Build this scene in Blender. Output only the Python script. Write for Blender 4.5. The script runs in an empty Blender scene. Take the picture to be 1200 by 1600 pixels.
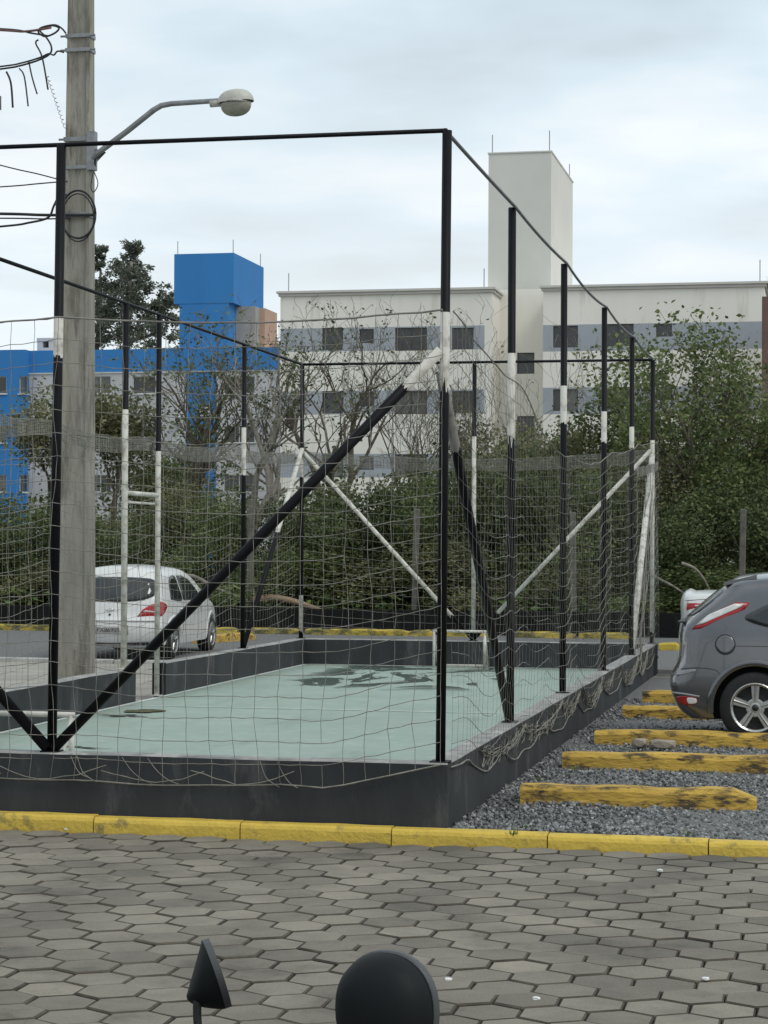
import bpy, bmesh, math, random
from mathutils import Vector, Matrix, noise
R = math.radians
random.seed(7)
scene = bpy.context.scene
col = scene.collection

# ------------------------------------------------------------------ camera
CAM = Vector((2.395, -12.906, 1.76))
YAW, PITCH, ROLL, FOC = -0.2101, 0.0158, 0.0052, 3239.0      # focal length in pixels of a 1200 px wide frame
FWD = Vector((math.sin(YAW)*math.cos(PITCH), math.cos(YAW)*math.cos(PITCH), math.sin(PITCH)))
_r = Vector((math.cos(YAW), -math.sin(YAW), 0)); _u = _r.cross(FWD)
RGT = _r*math.cos(ROLL) + _u*math.sin(ROLL)
UPV = _u*math.cos(ROLL) - _r*math.sin(ROLL)
cd = bpy.data.cameras.new('camera'); cam = bpy.data.objects.new('camera', cd); col.objects.link(cam)
cd.sensor_fit = 'HORIZONTAL'; cd.sensor_width = 36; cd.lens = 36*FOC/1200; cd.clip_start = .1; cd.clip_end = 3000
M3 = Matrix((RGT, UPV, -FWD)).transposed()
cam.matrix_world = Matrix.Translation(CAM) @ M3.to_4x4()
scene.camera = cam
scene.render.resolution_x, scene.render.resolution_y = 768, 1024

# ------------------------------------------------------------------ world, sun, exposure
SUN_EL, SUN_AZ = R(50), R(118)
w = bpy.data.worlds.new('World'); scene.world = w; w.use_nodes = True
nt = w.node_tree; N = nt.nodes; L = nt.links; N.clear()
def wn(t, **k):
    n = N.new(t)
    for a, b in k.items(): setattr(n, a, b)
    return n
sky = wn('ShaderNodeTexSky', sky_type='NISHITA', sun_disc=False, sun_elevation=SUN_EL, sun_rotation=SUN_AZ)
sky.air_density = 1.0; sky.dust_density = 2.0
tc = wn('ShaderNodeTexCoord'); sep = wn('ShaderNodeSeparateXYZ'); L.new(tc.outputs['Generated'], sep.inputs[0])
# project the view direction on a cloud layer overhead: streets of stratus
mx = wn('ShaderNodeMath', operation='MAXIMUM'); L.new(sep.outputs[2], mx.inputs[0]); mx.inputs[1].default_value = 0.0
ad = wn('ShaderNodeMath', operation='ADD'); L.new(mx.outputs[0], ad.inputs[0]); ad.inputs[1].default_value = .10
dx = wn('ShaderNodeMath', operation='DIVIDE'); L.new(sep.outputs[0], dx.inputs[0]); L.new(ad.outputs[0], dx.inputs[1])
dy = wn('ShaderNodeMath', operation='DIVIDE'); L.new(sep.outputs[1], dy.inputs[0]); L.new(ad.outputs[0], dy.inputs[1])
cmb = wn('ShaderNodeCombineXYZ'); L.new(dx.outputs[0], cmb.inputs[0]); L.new(dy.outputs[0], cmb.inputs[1])
n1 = wn('ShaderNodeTexNoise'); n1.inputs['Scale'].default_value = 1.1; n1.inputs['Detail'].default_value = 5; n1.inputs['Roughness'].default_value = .5
n2 = wn('ShaderNodeTexNoise'); n2.inputs['Scale'].default_value = .5; n2.inputs['Detail'].default_value = 3
L.new(cmb.outputs[0], n1.inputs['Vector']); L.new(cmb.outputs[0], n2.inputs['Vector'])
r1 = wn('ShaderNodeValToRGB')
r1.color_ramp.elements[0].position = .34; r1.color_ramp.elements[0].color = (5.4, 6.2, 6.7, 1)
r1.color_ramp.elements[1].position = .62; r1.color_ramp.elements[1].color = (9.2, 9.6, 9.8, 1)
e = r1.color_ramp.elements.new(.48); e.color = (6.8, 8.05, 8.85, 1)
L.new(n1.outputs['Fac'], r1.inputs[0])
r2 = wn('ShaderNodeValToRGB'); r2.color_ramp.elements[0].position = .3; r2.color_ramp.elements[0].color = (.86, .86, .86, 1)
r2.color_ramp.elements[1].position = .7; r2.color_ramp.elements[1].color = (1.05, 1.05, 1.05, 1)
L.new(n2.outputs['Fac'], r2.inputs[0])
mul = wn('ShaderNodeMixRGB', blend_type='MULTIPLY'); mul.inputs[0].default_value = 1
L.new(r1.outputs[0], mul.inputs[1]); L.new(r2.outputs[0], mul.inputs[2])
# towards the horizon the layer thins to a bright band
hz = wn('ShaderNodeMapRange'); hz.inputs[1].default_value = .0; hz.inputs[2].default_value = .26; hz.inputs[3].default_value = 1; hz.inputs[4].default_value = 0
L.new(sep.outputs[2], hz.inputs[0])
hm = wn('ShaderNodeMixRGB'); L.new(hz.outputs[0], hm.inputs[0]); L.new(mul.outputs[0], hm.inputs[1]); hm.inputs[2].default_value = (9.2, 9.7, 9.9, 1)
mixs = wn('ShaderNodeMixRGB'); mixs.inputs[0].default_value = .9
L.new(sky.outputs[0], mixs.inputs[1]); L.new(hm.outputs[0], mixs.inputs[2])
bg = wn('ShaderNodeBackground'); bg.inputs[1].default_value = .113
L.new(mixs.outputs[0], bg.inputs[0])
wo = wn('ShaderNodeOutputWorld'); L.new(bg.outputs[0], wo.inputs[0])
sd = bpy.data.lights.new('sun', 'SUN'); sd.energy = 1.2; sd.angle = R(20); sd.color = (1, .96, .9)
sun = bpy.data.objects.new('sun', sd); col.objects.link(sun)
sdir = Vector((math.cos(SUN_EL)*math.sin(SUN_AZ), math.cos(SUN_EL)*math.cos(SUN_AZ), math.sin(SUN_EL)))
sun.rotation_euler = sdir.to_track_quat('Z', 'Y').to_euler()
scene.view_settings.view_transform = 'Standard'; scene.view_settings.look = 'None'
scene.view_settings.exposure = 0.0; scene.view_settings.gamma = 1.0; scene.view_settings.use_curve_mapping = False

# ------------------------------------------------------------------ pixel -> world helpers (design aids)
def ray(px, py): return (FWD + RGT*((px-600)/FOC) + UPV*((800-py)/FOC))
def at_z(px, py, z=0.):
    d = ray(px, py); return CAM + d*((z-CAM.z)/d.z)
def at_y(px, py, y):
    d = ray(px, py); return CAM + d*((y-CAM.y)/d.y)
def at_x(px, py, x):
    d = ray(px, py); return CAM + d*((x-CAM.x)/d.x)
def at_d(px, py, d): return CAM + ray(px, py)*d

# ------------------------------------------------------------------ materials
MATS = {}
def principled(name):
    m = bpy.data.materials.new(name); m.use_nodes = True
    return m, m.node_tree.nodes, m.node_tree.links, m.node_tree.nodes['Principled BSDF']
def mat(name, c1, c2=None, scale=4., rough=.7, bump=0., bscale=None, metal=0., spec=.5, coord='Object', stretch=(1,1,1), lo=.35, hi=.65, rvar=0., c3=None, s3=1., coat=0., isl=0., t3=.54):
    if name in MATS: return MATS[name]
    m, n, l, b = principled(name)
    b.inputs['Roughness'].default_value = rough; b.inputs['Metallic'].default_value = metal
    b.inputs['Specular IOR Level'].default_value = spec; b.inputs['Coat Weight'].default_value = coat
    if c2 is None: c2 = tuple(x*.8 for x in c1)
    t = n.new('ShaderNodeTexCoord'); mp = n.new('ShaderNodeMapping'); mp.inputs['Scale'].default_value = stretch
    if coord == 'World':
        g = n.new('ShaderNodeNewGeometry'); l.new(g.outputs['Position'], mp.inputs[0])
    else: l.new(t.outputs[coord], mp.inputs[0])
    nz = n.new('ShaderNodeTexNoise'); nz.inputs['Scale'].default_value = scale; nz.inputs['Detail'].default_value = 7; nz.inputs['Roughness'].default_value = .62
    l.new(mp.outputs[0], nz.inputs['Vector'])
    cr = n.new('ShaderNodeValToRGB'); cr.color_ramp.elements[0].position = lo; cr.color_ramp.elements[1].position = hi
    cr.color_ramp.elements[0].color = (*c2, 1); cr.color_ramp.elements[1].color = (*c1, 1)
    l.new(nz.outputs['Fac'], cr.inputs[0]); out = cr.outputs[0]
    if c3:
        nz3 = n.new('ShaderNodeTexNoise'); nz3.inputs['Scale'].default_value = s3; nz3.inputs['Detail'].default_value = 8; nz3.inputs['Roughness'].default_value = .7
        l.new(mp.outputs[0], nz3.inputs['Vector'])
        c3r = n.new('ShaderNodeValToRGB'); c3r.color_ramp.elements[0].position = t3; c3r.color_ramp.elements[1].position = t3+.11
        l.new(nz3.outputs['Fac'], c3r.inputs[0])
        mm = n.new('ShaderNodeMixRGB'); l.new(c3r.outputs[0], mm.inputs[0]); l.new(out, mm.inputs[1]); mm.inputs[2].default_value = (*c3, 1); out = mm.outputs[0]
    if isl:
        g2 = n.new('ShaderNodeNewGeometry'); oi = n.new('ShaderNodeObjectInfo')
        a = n.new('ShaderNodeMath'); a.operation = 'ADD'; l.new(g2.outputs['Random Per Island'], a.inputs[0]); l.new(oi.outputs['Random'], a.inputs[1])
        f = n.new('ShaderNodeMath'); f.operation = 'FRACT'; l.new(a.outputs[0], f.inputs[0])
        mr = n.new('ShaderNodeMapRange'); mr.inputs[3].default_value = 1-isl; mr.inputs[4].default_value = 1+isl; l.new(f.outputs[0], mr.inputs[0])
        mm = n.new('ShaderNodeMixRGB'); mm.blend_type = 'MULTIPLY'; mm.inputs[0].default_value = 1; l.new(out, mm.inputs[1]); l.new(mr.outputs[0], mm.inputs[2]); out = mm.outputs[0]
    l.new(out, b.inputs['Base Color'])
    if rvar:
        mr = n.new('ShaderNodeMapRange'); mr.inputs[3].default_value = rough-rvar; mr.inputs[4].default_value = rough+rvar; l.new(nz.outputs['Fac'], mr.inputs[0]); l.new(mr.outputs[0], b.inputs['Roughness'])
    if bump:
        nb = n.new('ShaderNodeTexNoise'); nb.inputs['Scale'].default_value = bscale or scale*6; nb.inputs['Detail'].default_value = 5
        l.new(mp.outputs[0], nb.inputs['Vector'])
        bp = n.new('ShaderNodeBump'); bp.inputs['Strength'].default_value = bump; bp.inputs['Distance'].default_value = .02
        l.new(nb.outputs['Fac'], bp.inputs['Height']); l.new(bp.outputs[0], b.inputs['Normal'])
    MATS[name] = m
    return m
def leaf_mat(name, ca, cb, cc, tr=.35):
    if name in MATS: return MATS[name]
    m, n, l, b = principled(name)
    g = n.new('ShaderNodeNewGeometry'); cr = n.new('ShaderNodeValToRGB')
    cr.color_ramp.elements[0].color = (*ca, 1); cr.color_ramp.elements[1].color = (*cc, 1)
    e = cr.color_ramp.elements.new(.55); e.color = (*cb, 1)
    l.new(g.outputs['Random Per Island'], cr.inputs[0])
    b.inputs['Roughness'].default_value = .55; b.inputs['Specular IOR Level'].default_value = .3
    # light and dark clumps of leaves of different age
    nz = n.new('ShaderNodeTexNoise'); nz.inputs['Scale'].default_value = .9; nz.inputs['Detail'].default_value = 3; l.new(g.outputs['Position'], nz.inputs['Vector'])
    mr = n.new('ShaderNodeMapRange'); mr.inputs[1].default_value = .3; mr.inputs[2].default_value = .7; mr.inputs[3].default_value = .6; mr.inputs[4].default_value = 1.35; l.new(nz.outputs['Fac'], mr.inputs[0])
    mm = n.new('ShaderNodeMixRGB'); mm.blend_type = 'MULTIPLY'; mm.inputs[0].default_value = 1; l.new(cr.outputs[0], mm.inputs[1]); l.new(mr.outputs[0], mm.inputs[2])
    l.new(mm.outputs[0], b.inputs['Base Color'])
    ts = n.new('ShaderNodeBsdfTranslucent'); l.new(mm.outputs[0], ts.inputs[0])
    mx = n.new('ShaderNodeMixShader'); mx.inputs[0].default_value = tr
    out = n['Material Output']; l.new(b.outputs[0], mx.inputs[1]); l.new(ts.outputs[0], mx.inputs[2]); l.new(mx.outputs[0], out.inputs[0])
    MATS[name] = m; return m
def post_mat(name, ranges, streak=False, shade_mul=1.):
    """black gloss paint with stretches (object z) where the old white paint is bare"""
    m, n, l, b = principled(name)
    t = n.new('ShaderNodeTexCoord'); s = n.new('ShaderNodeSeparateXYZ'); l.new(t.outputs['Object'], s.inputs[0])
    nz = n.new('ShaderNodeTexNoise'); nz.inputs['Scale'].default_value = 9; nz.inputs['Detail'].default_value = 4
    mp = n.new('ShaderNodeMapping'); mp.inputs['Scale'].default_value = (5, 5, .25); l.new(t.outputs['Object'], mp.inputs[0]); l.new(mp.outputs[0], nz.inputs['Vector'])
    j = n.new('ShaderNodeMath'); j.operation = 'MULTIPLY_ADD'; l.new(nz.outputs['Fac'], j.inputs[0]); j.inputs[1].default_value = .55 if streak else .12; l.new(s.outputs[2], j.inputs[2])
    off = .27 if streak else .06
    acc = None
    for a, c in ranges:
        lo = n.new('ShaderNodeMath'); lo.operation = 'GREATER_THAN'; l.new(j.outputs[0], lo.inputs[0]); lo.inputs[1].default_value = a+off
        hi = n.new('ShaderNodeMath'); hi.operation = 'LESS_THAN'; l.new(s.outputs[2], hi.inputs[0]); hi.inputs[1].default_value = c
        an = n.new('ShaderNodeMath'); an.operation = 'MULTIPLY'; l.new(lo.outputs[0], an.inputs[0]); l.new(hi.outputs[0], an.inputs[1])
        if acc is None: acc = an.outputs[0]
        else:
            mxn = n.new('ShaderNodeMath'); mxn.operation = 'MAXIMUM'; l.new(acc, mxn.inputs[0]); l.new(an.outputs[0], mxn.inputs[1]); acc = mxn.outputs[0]
    n2 = n.new('ShaderNodeTexNoise'); n2.inputs['Scale'].default_value = 14; n2.inputs['Detail'].default_value = 6; l.new(t.outputs['Object'], n2.inputs['Vector'])
    wr = n.new('ShaderNodeValToRGB'); wr.color_ramp.elements[0].position = .3; wr.color_ramp.elements[0].color = (.34*shade_mul, .32*shade_mul, .27*shade_mul, 1); wr.color_ramp.elements[1].position = .55; wr.color_ramp.elements[1].color = (.62*shade_mul, .60*shade_mul, .54*shade_mul, 1)
    l.new(n2.outputs['Fac'], wr.inputs[0])
    br = n.new('ShaderNodeValToRGB'); br.color_ramp.elements[0].color = (.004, .004, .005, 1); br.color_ramp.elements[1].color = (.010, .010, .013, 1); l.new(n2.outputs['Fac'], br.inputs[0])
    mm = n.new('ShaderNodeMixRGB'); l.new(br.outputs[0], mm.inputs[1]); l.new(wr.outputs[0], mm.inputs[2])
    if acc is None: mm.inputs[0].default_value = 0
    else: l.new(acc, mm.inputs[0])
    l.new(mm.outputs[0], b.inputs['Base Color']); b.inputs['Roughness'].default_value = .5; b.inputs['Specular IOR Level'].default_value = .14
    return m

M_black = mat('black_paint', (.010, .010, .013), (.005, .005, .006), 6, rough=.5, spec=.14)
M_white_tube = mat('white_tube_paint', (.66, .65, .60), (.42, .40, .34), 7, rough=.5, bump=.1)
M_wall = mat('charcoal_wall_paint', (.046, .049, .052), (.028, .030, .032), 1.7, rough=.8, bump=.25, bscale=30, c3=(.085, .085, .085), s3=2.2, spec=.25, stretch=(1, 1, .35), coord='World')
M_walltop = mat('wall_top_cement', (.34, .33, .31), (.20, .20, .19), 5, rough=.85, bump=.25, c3=(.45, .44, .41), s3=3, coord='World')
M_concrete = mat('pole_concrete', (.34, .32, .275), (.235, .22, .185), 3.5, rough=.9, bump=.35, bscale=40, stretch=(1.6, 1.6, .25), c3=(.15, .138, .112), s3=3.0, t3=.5)
M_court = None
M_yellow = mat('kerb_yellow_paint', (.66, .465, .072), (.56, .39, .062), 5, rough=.75, bump=.4, bscale=35, c3=(.26, .20, .06), s3=8, coord='World', t3=.56)
M_yellow_worn = mat('worn_yellow_paint', (.60, .385, .068), (.44, .275, .05), 6, rough=.85, bump=.6, bscale=30, c3=(.075, .055, .030), s3=9, coord='World', stretch=(.5, 1, 1.6), t3=.495)
M_yellow_mossy = mat('mossy_yellow_paint', (.58, .42, .05), (.36, .28, .05), 5, rough=.85, bump=.5, bscale=30, c3=(.09, .085, .03), s3=3.5, coord='World', stretch=(.7, 1, 1.6), t3=.45)
M_gravel = mat('gravel_bed', (.20, .20, .195), (.07, .07, .068), 34, rough=.95, bump=.9, bscale=45, coord='World', c3=(.20, .20, .19), s3=26)
M_stone = mat('crushed_stone', (.25, .25, .245), (.11, .112, .112), 25, rough=.9, coord='World', isl=.75)
M_dirt = mat('dirt_and_grass', (.07, .075, .035), (.035, .03, .018), 1.2, rough=1, bump=.6, coord='World')
M_paver = mat('hex_paver_concrete', (.238, .209, .164), (.160, .141, .110), 3.2, rough=.8, rvar=.12, bump=.6, bscale=70, coord='World', c3=(.115, .102, .080), s3=.8, isl=.25, t3=.5)
M_joint = mat('paver_joint_soil', (.105, .090, .066), (.036, .031, .023), 4, rough=1, bump=.5, coord='World')
M_cement = mat('cement_paving', (.36, .335, .285), (.24, .222, .19), 1.6, rough=.9, bump=.2, coord='World')
M_glass = mat('dark_window_glass', (.030, .033, .036), (.016, .018, .020), 1.0, rough=.12, spec=.6)
M_carglass = mat('car_glass', (.022, .027, .030), (.012, .014, .016), 2, rough=.06, spec=.7)
M_rubber = mat('tyre_rubber', (.018, .018, .018), (.010, .010, .010), 20, rough=.85)
M_alloy = mat('alloy', (.50, .50, .485), (.38, .38, .365), 6, rough=.34, metal=.85)
M_plastic = mat('black_plastic', (.020, .021, .023), (.012, .012, .013), 10, rough=.5, bump=.1, bscale=200)
M_chrome = mat('chrome', (.6, .6, .6), (.5, .5, .5), 4, rough=.15, metal=1)
M_red = mat('red_lens', (.42, .015, .02), (.30, .01, .012), 10, rough=.15, spec=.6)
M_lens = mat('clear_lens', (.72, .72, .70), (.55, .55, .52), 10, rough=.15, spec=.6)
M_rope = mat('net_rope', (.28, .265, .23), (.14, .135, .115), 8, rough=.9)
M_rope_dark = mat('net_rope_dark', (.27, .26, .225), (.15, .145, .125), 8, rough=.9)
M_rope_mid = mat('net_rope_mid', (.26, .25, .22), (.14, .135, .115), 8, rough=.9)
M_galv = mat('galvanised_steel', (.30, .31, .31), (.21, .21, .22), 8, rough=.5, metal=.5)
M_cable = mat('black_cable', (.018, .018, .018), (.01, .01, .01), 8, rough=.6)
M_cable_red = mat('reddish_cable', (.22, .10, .09), (.12, .07, .06), 8, rough=.6)
M_bark = mat('bark', (.16, .135, .10), (.075, .062, .046), 9, rough=.95, bump=.5)
M_bark_pale = mat('pale_bark', (.27, .245, .20), (.15, .135, .11), 9, rough=.95, bump=.4)
M_leaf_dark = leaf_mat('leaf_dark_green', (.046, .064, .026), (.100, .128, .050), (.185, .205, .085))
M_leaf_mid = leaf_mat('leaf_mid_green', (.062, .090, .030), (.125, .165, .058), (.230, .255, .095))
M_leaf_light = leaf_mat('leaf_light_green', (.06, .10, .025), (.11, .17, .045), (.20, .25, .075))
M_leaf_olive = leaf_mat('leaf_olive', (.09, .095, .045), (.165, .17, .080), (.28, .26, .125))
M_leaf_euc = leaf_mat('leaf_eucalyptus', (.095, .112, .085), (.140, .160, .118), (.20, .215, .155), .4)

# ------------------------------------------------------------------ mesh helpers
class MB:
    def __init__(s): s.v = []; s.f = []; s.mi = []
    def add(s, vs, fs, mi=0):
        o = len(s.v); s.v += [tuple(p) for p in vs]; s.f += [tuple(i+o for i in f) for f in fs]; s.mi += [mi]*len(fs)
    def box(s, x0, x1, y0, y1, z0, z1, mi=0):
        s.add([(x0,y0,z0),(x1,y0,z0),(x1,y1,z0),(x0,y1,z0),(x0,y0,z1),(x1,y0,z1),(x1,y1,z1),(x0,y1,z1)],
              [(0,3,2,1),(4,5,6,7),(0,1,5,4),(1,2,6,5),(2,3,7,6),(3,0,4,7)], mi)
    def cbox(s, x0, x1, y0, y1, z0, z1, c=.01, mi=0):
        """box with chamfered vertical and top edges"""
        def ring(z, i): return [(x0+i+c,y0+i,z),(x1-i-c,y0+i,z),(x1-i,y0+i+c,z),(x1-i,y1-i-c,z),(x1-i-c,y1-i,z),(x0+i+c,y1-i,z),(x0+i,y1-i-c,z),(x0+i,y0+i+c,z)]
        vs = ring(z0,0)+ring(z1-c,0)+ring(z1,c)
        fs = [tuple(range(7,-1,-1)), tuple(range(16,24))]
        for k in (0,8):
            for i in range(8):
                j=(i+1)%8; fs.append((k+i,k+j,k+8+j,k+8+i))
        s.add(vs, fs, mi)
    def tube(s, pts, rad, n=8, cap=True, mi=0, phase=0.):
        pts = [Vector(p) for p in pts]
        if not hasattr(rad, '__len__'): rad = [rad]*len(pts)
        vs = []; a = None
        for i, p in enumerate(pts):
            t = (pts[min(i+1,len(pts)-1)] - pts[max(i-1,0)])
            if t.length < 1e-9: t = Vector((0,0,1))
            t.normalize()
            if a is None:
                a = t.cross(Vector((0,0,1)) if abs(t.z) < .9 else Vector((1,0,0))).normalized()
            else:
                a = (a - t*a.dot(t))
                a = a.normalized() if a.length > 1e-6 else t.orthogonal().normalized()
            b = t.cross(a)
            for k in range(n):
                g = 2*math.pi*k/n + phase
                vs.append(p + (a*math.cos(g) + b*math.sin(g))*rad[i])
        fs = []
        for i in range(len(pts)-1):
            for k in range(n):
                j = (k+1) % n; fs.append((i*n+k, i*n+j, (i+1)*n+j, (i+1)*n+k))
        if cap: fs.append(tuple(range(n-1,-1,-1))); fs.append(tuple((len(pts)-1)*n+k for k in range(n)))
        s.add(vs, fs, mi)
    def lathe(s, prof, n=24, axis='Z', org=(0,0,0), mi=0, close=False):
        """prof: list of (radius, height)"""
        vs = []; o = Vector(org)
        for r, h in prof:
            for k in range(n):
                g = 2*math.pi*k/n; c, q = r*math.cos(g), r*math.sin(g)
                p = (c,q,h) if axis=='Z' else ((h,c,q) if axis=='X' else (c,h,q))
                vs.append(o+Vector(p))
        fs = []
        for i in range(len(prof)-1):
            for k in range(n):
                j=(k+1)%n; fs.append((i*n+k,i*n+j,(i+1)*n+j,(i+1)*n+k))
        if close:
            fs.append(tuple(range(n-1,-1,-1))); fs.append(tuple((len(prof)-1)*n+k for k in range(n)))
        s.add(vs, fs, mi)
    def build(s, name, mats, parent=None, smooth=False, loc=None):
        me = bpy.data.meshes.new(name); me.from_pydata(s.v, [], s.f)
        if not isinstance(mats, (list, tuple)): mats = [mats]
        for m in mats: me.materials.append(m)
        if len(mats) > 1: me.polygons.foreach_set('material_index', s.mi)
        if smooth: me.polygons.foreach_set('use_smooth', [True]*len(me.polygons))
        me.update()
        o = bpy.data.objects.new(name, me); col.objects.link(o)
        if parent: o.parent = parent
        if loc is not None: o.location = loc
        return o
def empty(name, loc=(0,0,0), rz=0.):
    o = bpy.data.objects.new(name, None); col.objects.link(o); o.location = loc; o.rotation_euler.z = rz; o.empty_display_size = .2
    return o
def tag(o, label=None, cat=None, group=None, kind=None):
    if label: o['label'] = label
    if cat: o['category'] = cat
    if group: o['group'] = group
    if kind: o['kind'] = kind
    return o
def copy_obj(src, parent=None):
    c = src.copy(); col.objects.link(c)
    if parent is not None: c.parent = parent
    return c
def sheet(name, x0, x1, y0, y1, z, m, nx=1, ny=1):
    b = MB(); vs = []; fs = []
    for j in range(ny+1):
        for i in range(nx+1): vs.append((x0+(x1-x0)*i/nx, y0+(y1-y0)*j/ny, z))
    for j in range(ny):
        for i in range(nx):
            k = j*(nx+1)+i; fs.append((k,k+1,k+nx+2,k+nx+1))
    b.add(vs, fs); return b.build(name, m)
def nz(x, y=0., z=0.): return noise.noise(Vector((x, y, z)))
def catmull(pts, k=6, closed=False):
    P = [Vector(p) for p in pts]; n = len(P); out = []
    rng = range(n) if closed else range(n-1)
    for i in rng:
        p0 = P[(i-1)%n] if closed or i > 0 else P[0]; p1 = P[i]; p2 = P[(i+1)%n]; p3 = P[(i+2)%n] if closed or i+2 < n else P[-1]
        for j in range(k):
            t = j/k
            out.append(.5*((2*p1)+(p2-p0)*t+(2*p0-5*p1+4*p2-p3)*t*t+(3*p1-p0-3*p2+p3)*t**3))
    if not closed: out.append(P[-1])
    return out

WT = .39                     # top of the court wall
S = 3.2934; W = 5.10; LEN = 5*S; TH = .15
HT = WT + 4.0                # top of the posts
ROAD = -.095

# ------------------------------------------------------------------ ground
g = sheet('ground', -600, 600, -60, 900, -.17, M_dirt); tag(g, kind='structure')
road = sheet('road', -40, 40, -30, -.215, ROAD-.028, M_joint); tag(road, kind='structure')
gl = sheet('gravel_lot', TH/2, 40, -.105, 15.6, -.03, M_gravel); tag(gl, kind='structure')
YE = at_z(60,1031,0).y
gb = sheet('gravel_parking', -45, 45, YE+.05, 29.5, -.03, M_gravel); tag(gb, kind='structure')
al = MB()
for (x0,x1,y0,y1) in ((-45,-5.19,-.075,YE-.05),(-5.19,TH/2+.0,LEN+.08,YE-.05),(TH/2,40,15.6,YE-.05)):
    al.add([(x0,y0,-.034),(x1,y0,-.034),(x1,y1,-.034),(x0,y1,-.034)], [(0,1,2,3)])
alo = al.build('alley_paving', M_cement); tag(alo, kind='structure')
# light concrete edging between the alley and the far parking, block by block
ek = empty('alley_edging', (0,YE,0)); tag(ek, kind='structure')
eb = MB(); eb.cbox(-.49,.49,-.06,.06,-.10,.03,.012); e0 = eb.build('edging_block', mat('edging_concrete', (.48,.47,.44), (.34,.33,.31), 4, rough=.9, coord='World'), ek)
e0.location = (-14.5,0,0)
for i in range(1, 26):
    c = copy_obj(e0); c.parent = ek; c.location = (-14.5+i, 0, random.uniform(-.006,.006))

# hexagonal pavers: the ones that show largest are objects, the rest one joined part
AF = .263; PITCHY = AF*math.sqrt(3)/2; GAP = .0065
def hexa(cx, cy, cz, tilt, r, h=.06, bev=.0080, jit=0.):
    vs = []
    for lvl, (rr, zz) in enumerate(((r, cz-h), (r, cz-.007), (r-bev, cz))):
        for k in range(6):
            a = R(30+60*k); x = rr*math.cos(a); y = rr*math.sin(a)
            vs.append((cx+x, cy+y, zz + (tilt[0]*x+tilt[1]*y if lvl else 0)))
    fs = [tuple(range(12,18))]
    for l in (0, 6):
        for k in range(6):
            j=(k+1)%6; fs.append((l+k,l+j,l+6+j,l+6+k))
    return vs, fs
def in_frame(p):
    d = Vector(p)-CAM; z = d.dot(FWD)
    if z <= .1: return None
    return 600+FOC*d.dot(RGT)/z, 800-FOC*d.dot(UPV)/z
pv = []
rr_ = AF/math.sqrt(3) - GAP/2
for j in range(1, 60):
    y = -.215 - PITCHY*j + .06
    for i in range(-44, 44):
        x = i*AF + (AF/2 if j % 2 else 0) + .03 + .02*nz(y*.6, 3.)
        q = in_frame((x,y,ROAD))
        if q is None or not (-260 < q[0] < 1460 and q[1] < 1900): continue
        vis = -40 < q[0] < 1240 and q[1] < 1625
        pv.append((vis, -q[1], x, y))
pv.sort(key=lambda t: (not t[0], t[1]))
variants = []
for k in range(6):
    b = MB(); vs, fs = hexa(0,0,0,(random.uniform(-.007,.007), random.uniform(-.007,.007)), rr_*random.uniform(.985,1.0)); b.add(vs, fs); b.mi = [0]+[1]*12
    variants.append(b)
vm = []
rest = MB(); cnt = 0
for vis, _, x, y in pv:
    z = ROAD + .007*nz(x*.7, y*.7) + random.uniform(-.005,.004)
    if vis and cnt < 300:
        k = random.randrange(6)
        if len(vm) < 6 or False:
            k = len(vm); o = variants[k].build('paver', [M_paver, M_joint], road); vm.append(o)
        else: o = copy_obj(vm[k], road)
        o.location = (x,y,z); o.rotation_euler.z = R(60*random.randrange(6)) + random.gauss(0,.014); cnt += 1
    else:
        vs, fs = hexa(x, y, z, (random.uniform(-.007,.007), random.uniform(-.007,.007)), rr_*random.uniform(.985,1)); rest.add(vs, fs); rest.mi[-13:] = [0]+[1]*12
tag(rest.build('pavers_beyond', [M_paver, M_joint], road), kind='stuff')

# painted kerb, block by block
kr = empty('kerb', (0,-.145,-.004)); tag(kr, kind='structure')
kb = MB()
def kerb_block(w):
    b = MB(); vs = []; n = 9
    prof = [(-.060,-.16),(-.058,-.03),(-.050,-.010),(-.036,.002),(.05,.004),(.05,-.16)]
    for i in range(n):
        x = -w/2 + w*i/(n-1)
        for (yy, zz) in prof: vs.append((x, yy + .004*nz(x*3,zz*9,w), zz + (.004*nz(x*4, yy*20, w+3) if zz > -.1 else 0)))
    m = len(prof); fs = []
    for i in range(n-1):
        for k in range(m):
            j=(k+1)%m; fs.append((i*m+k,(i+1)*m+k,(i+1)*m+j,i*m+j))
    fs.append(tuple(range(m))); fs.append(tuple((n-1)*m+k for k in range(m-1,-1,-1)))
    b.add(vs, fs); return b
k0 = kerb_block(.972).build('kerb_block', M_yellow, kr); k0.location = (0,0,0)
x0k = at_z(855, 1300, 0).x - .98/2
k0.location.x = x0k; k0.location.z = -.005*max(0,x0k+2.2)
k1 = kerb_block(.9721).build('kerb_block', M_yellow, kr); k1.location.x = x0k + .98; k1.location.z = -.005*max(0,x0k+.98+2.2)
for i in list(range(-12,0)) + list(range(2,14)):
    c = copy_obj(random.choice((k0,k1)), kr); c.location = (x0k+.98*i, random.uniform(-.004,.004), random.uniform(-.003,.003)-.005*max(0,min(4,x0k+.98*i+2.2))); c.rotation_euler.z = random.gauss(0,.002)

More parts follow.
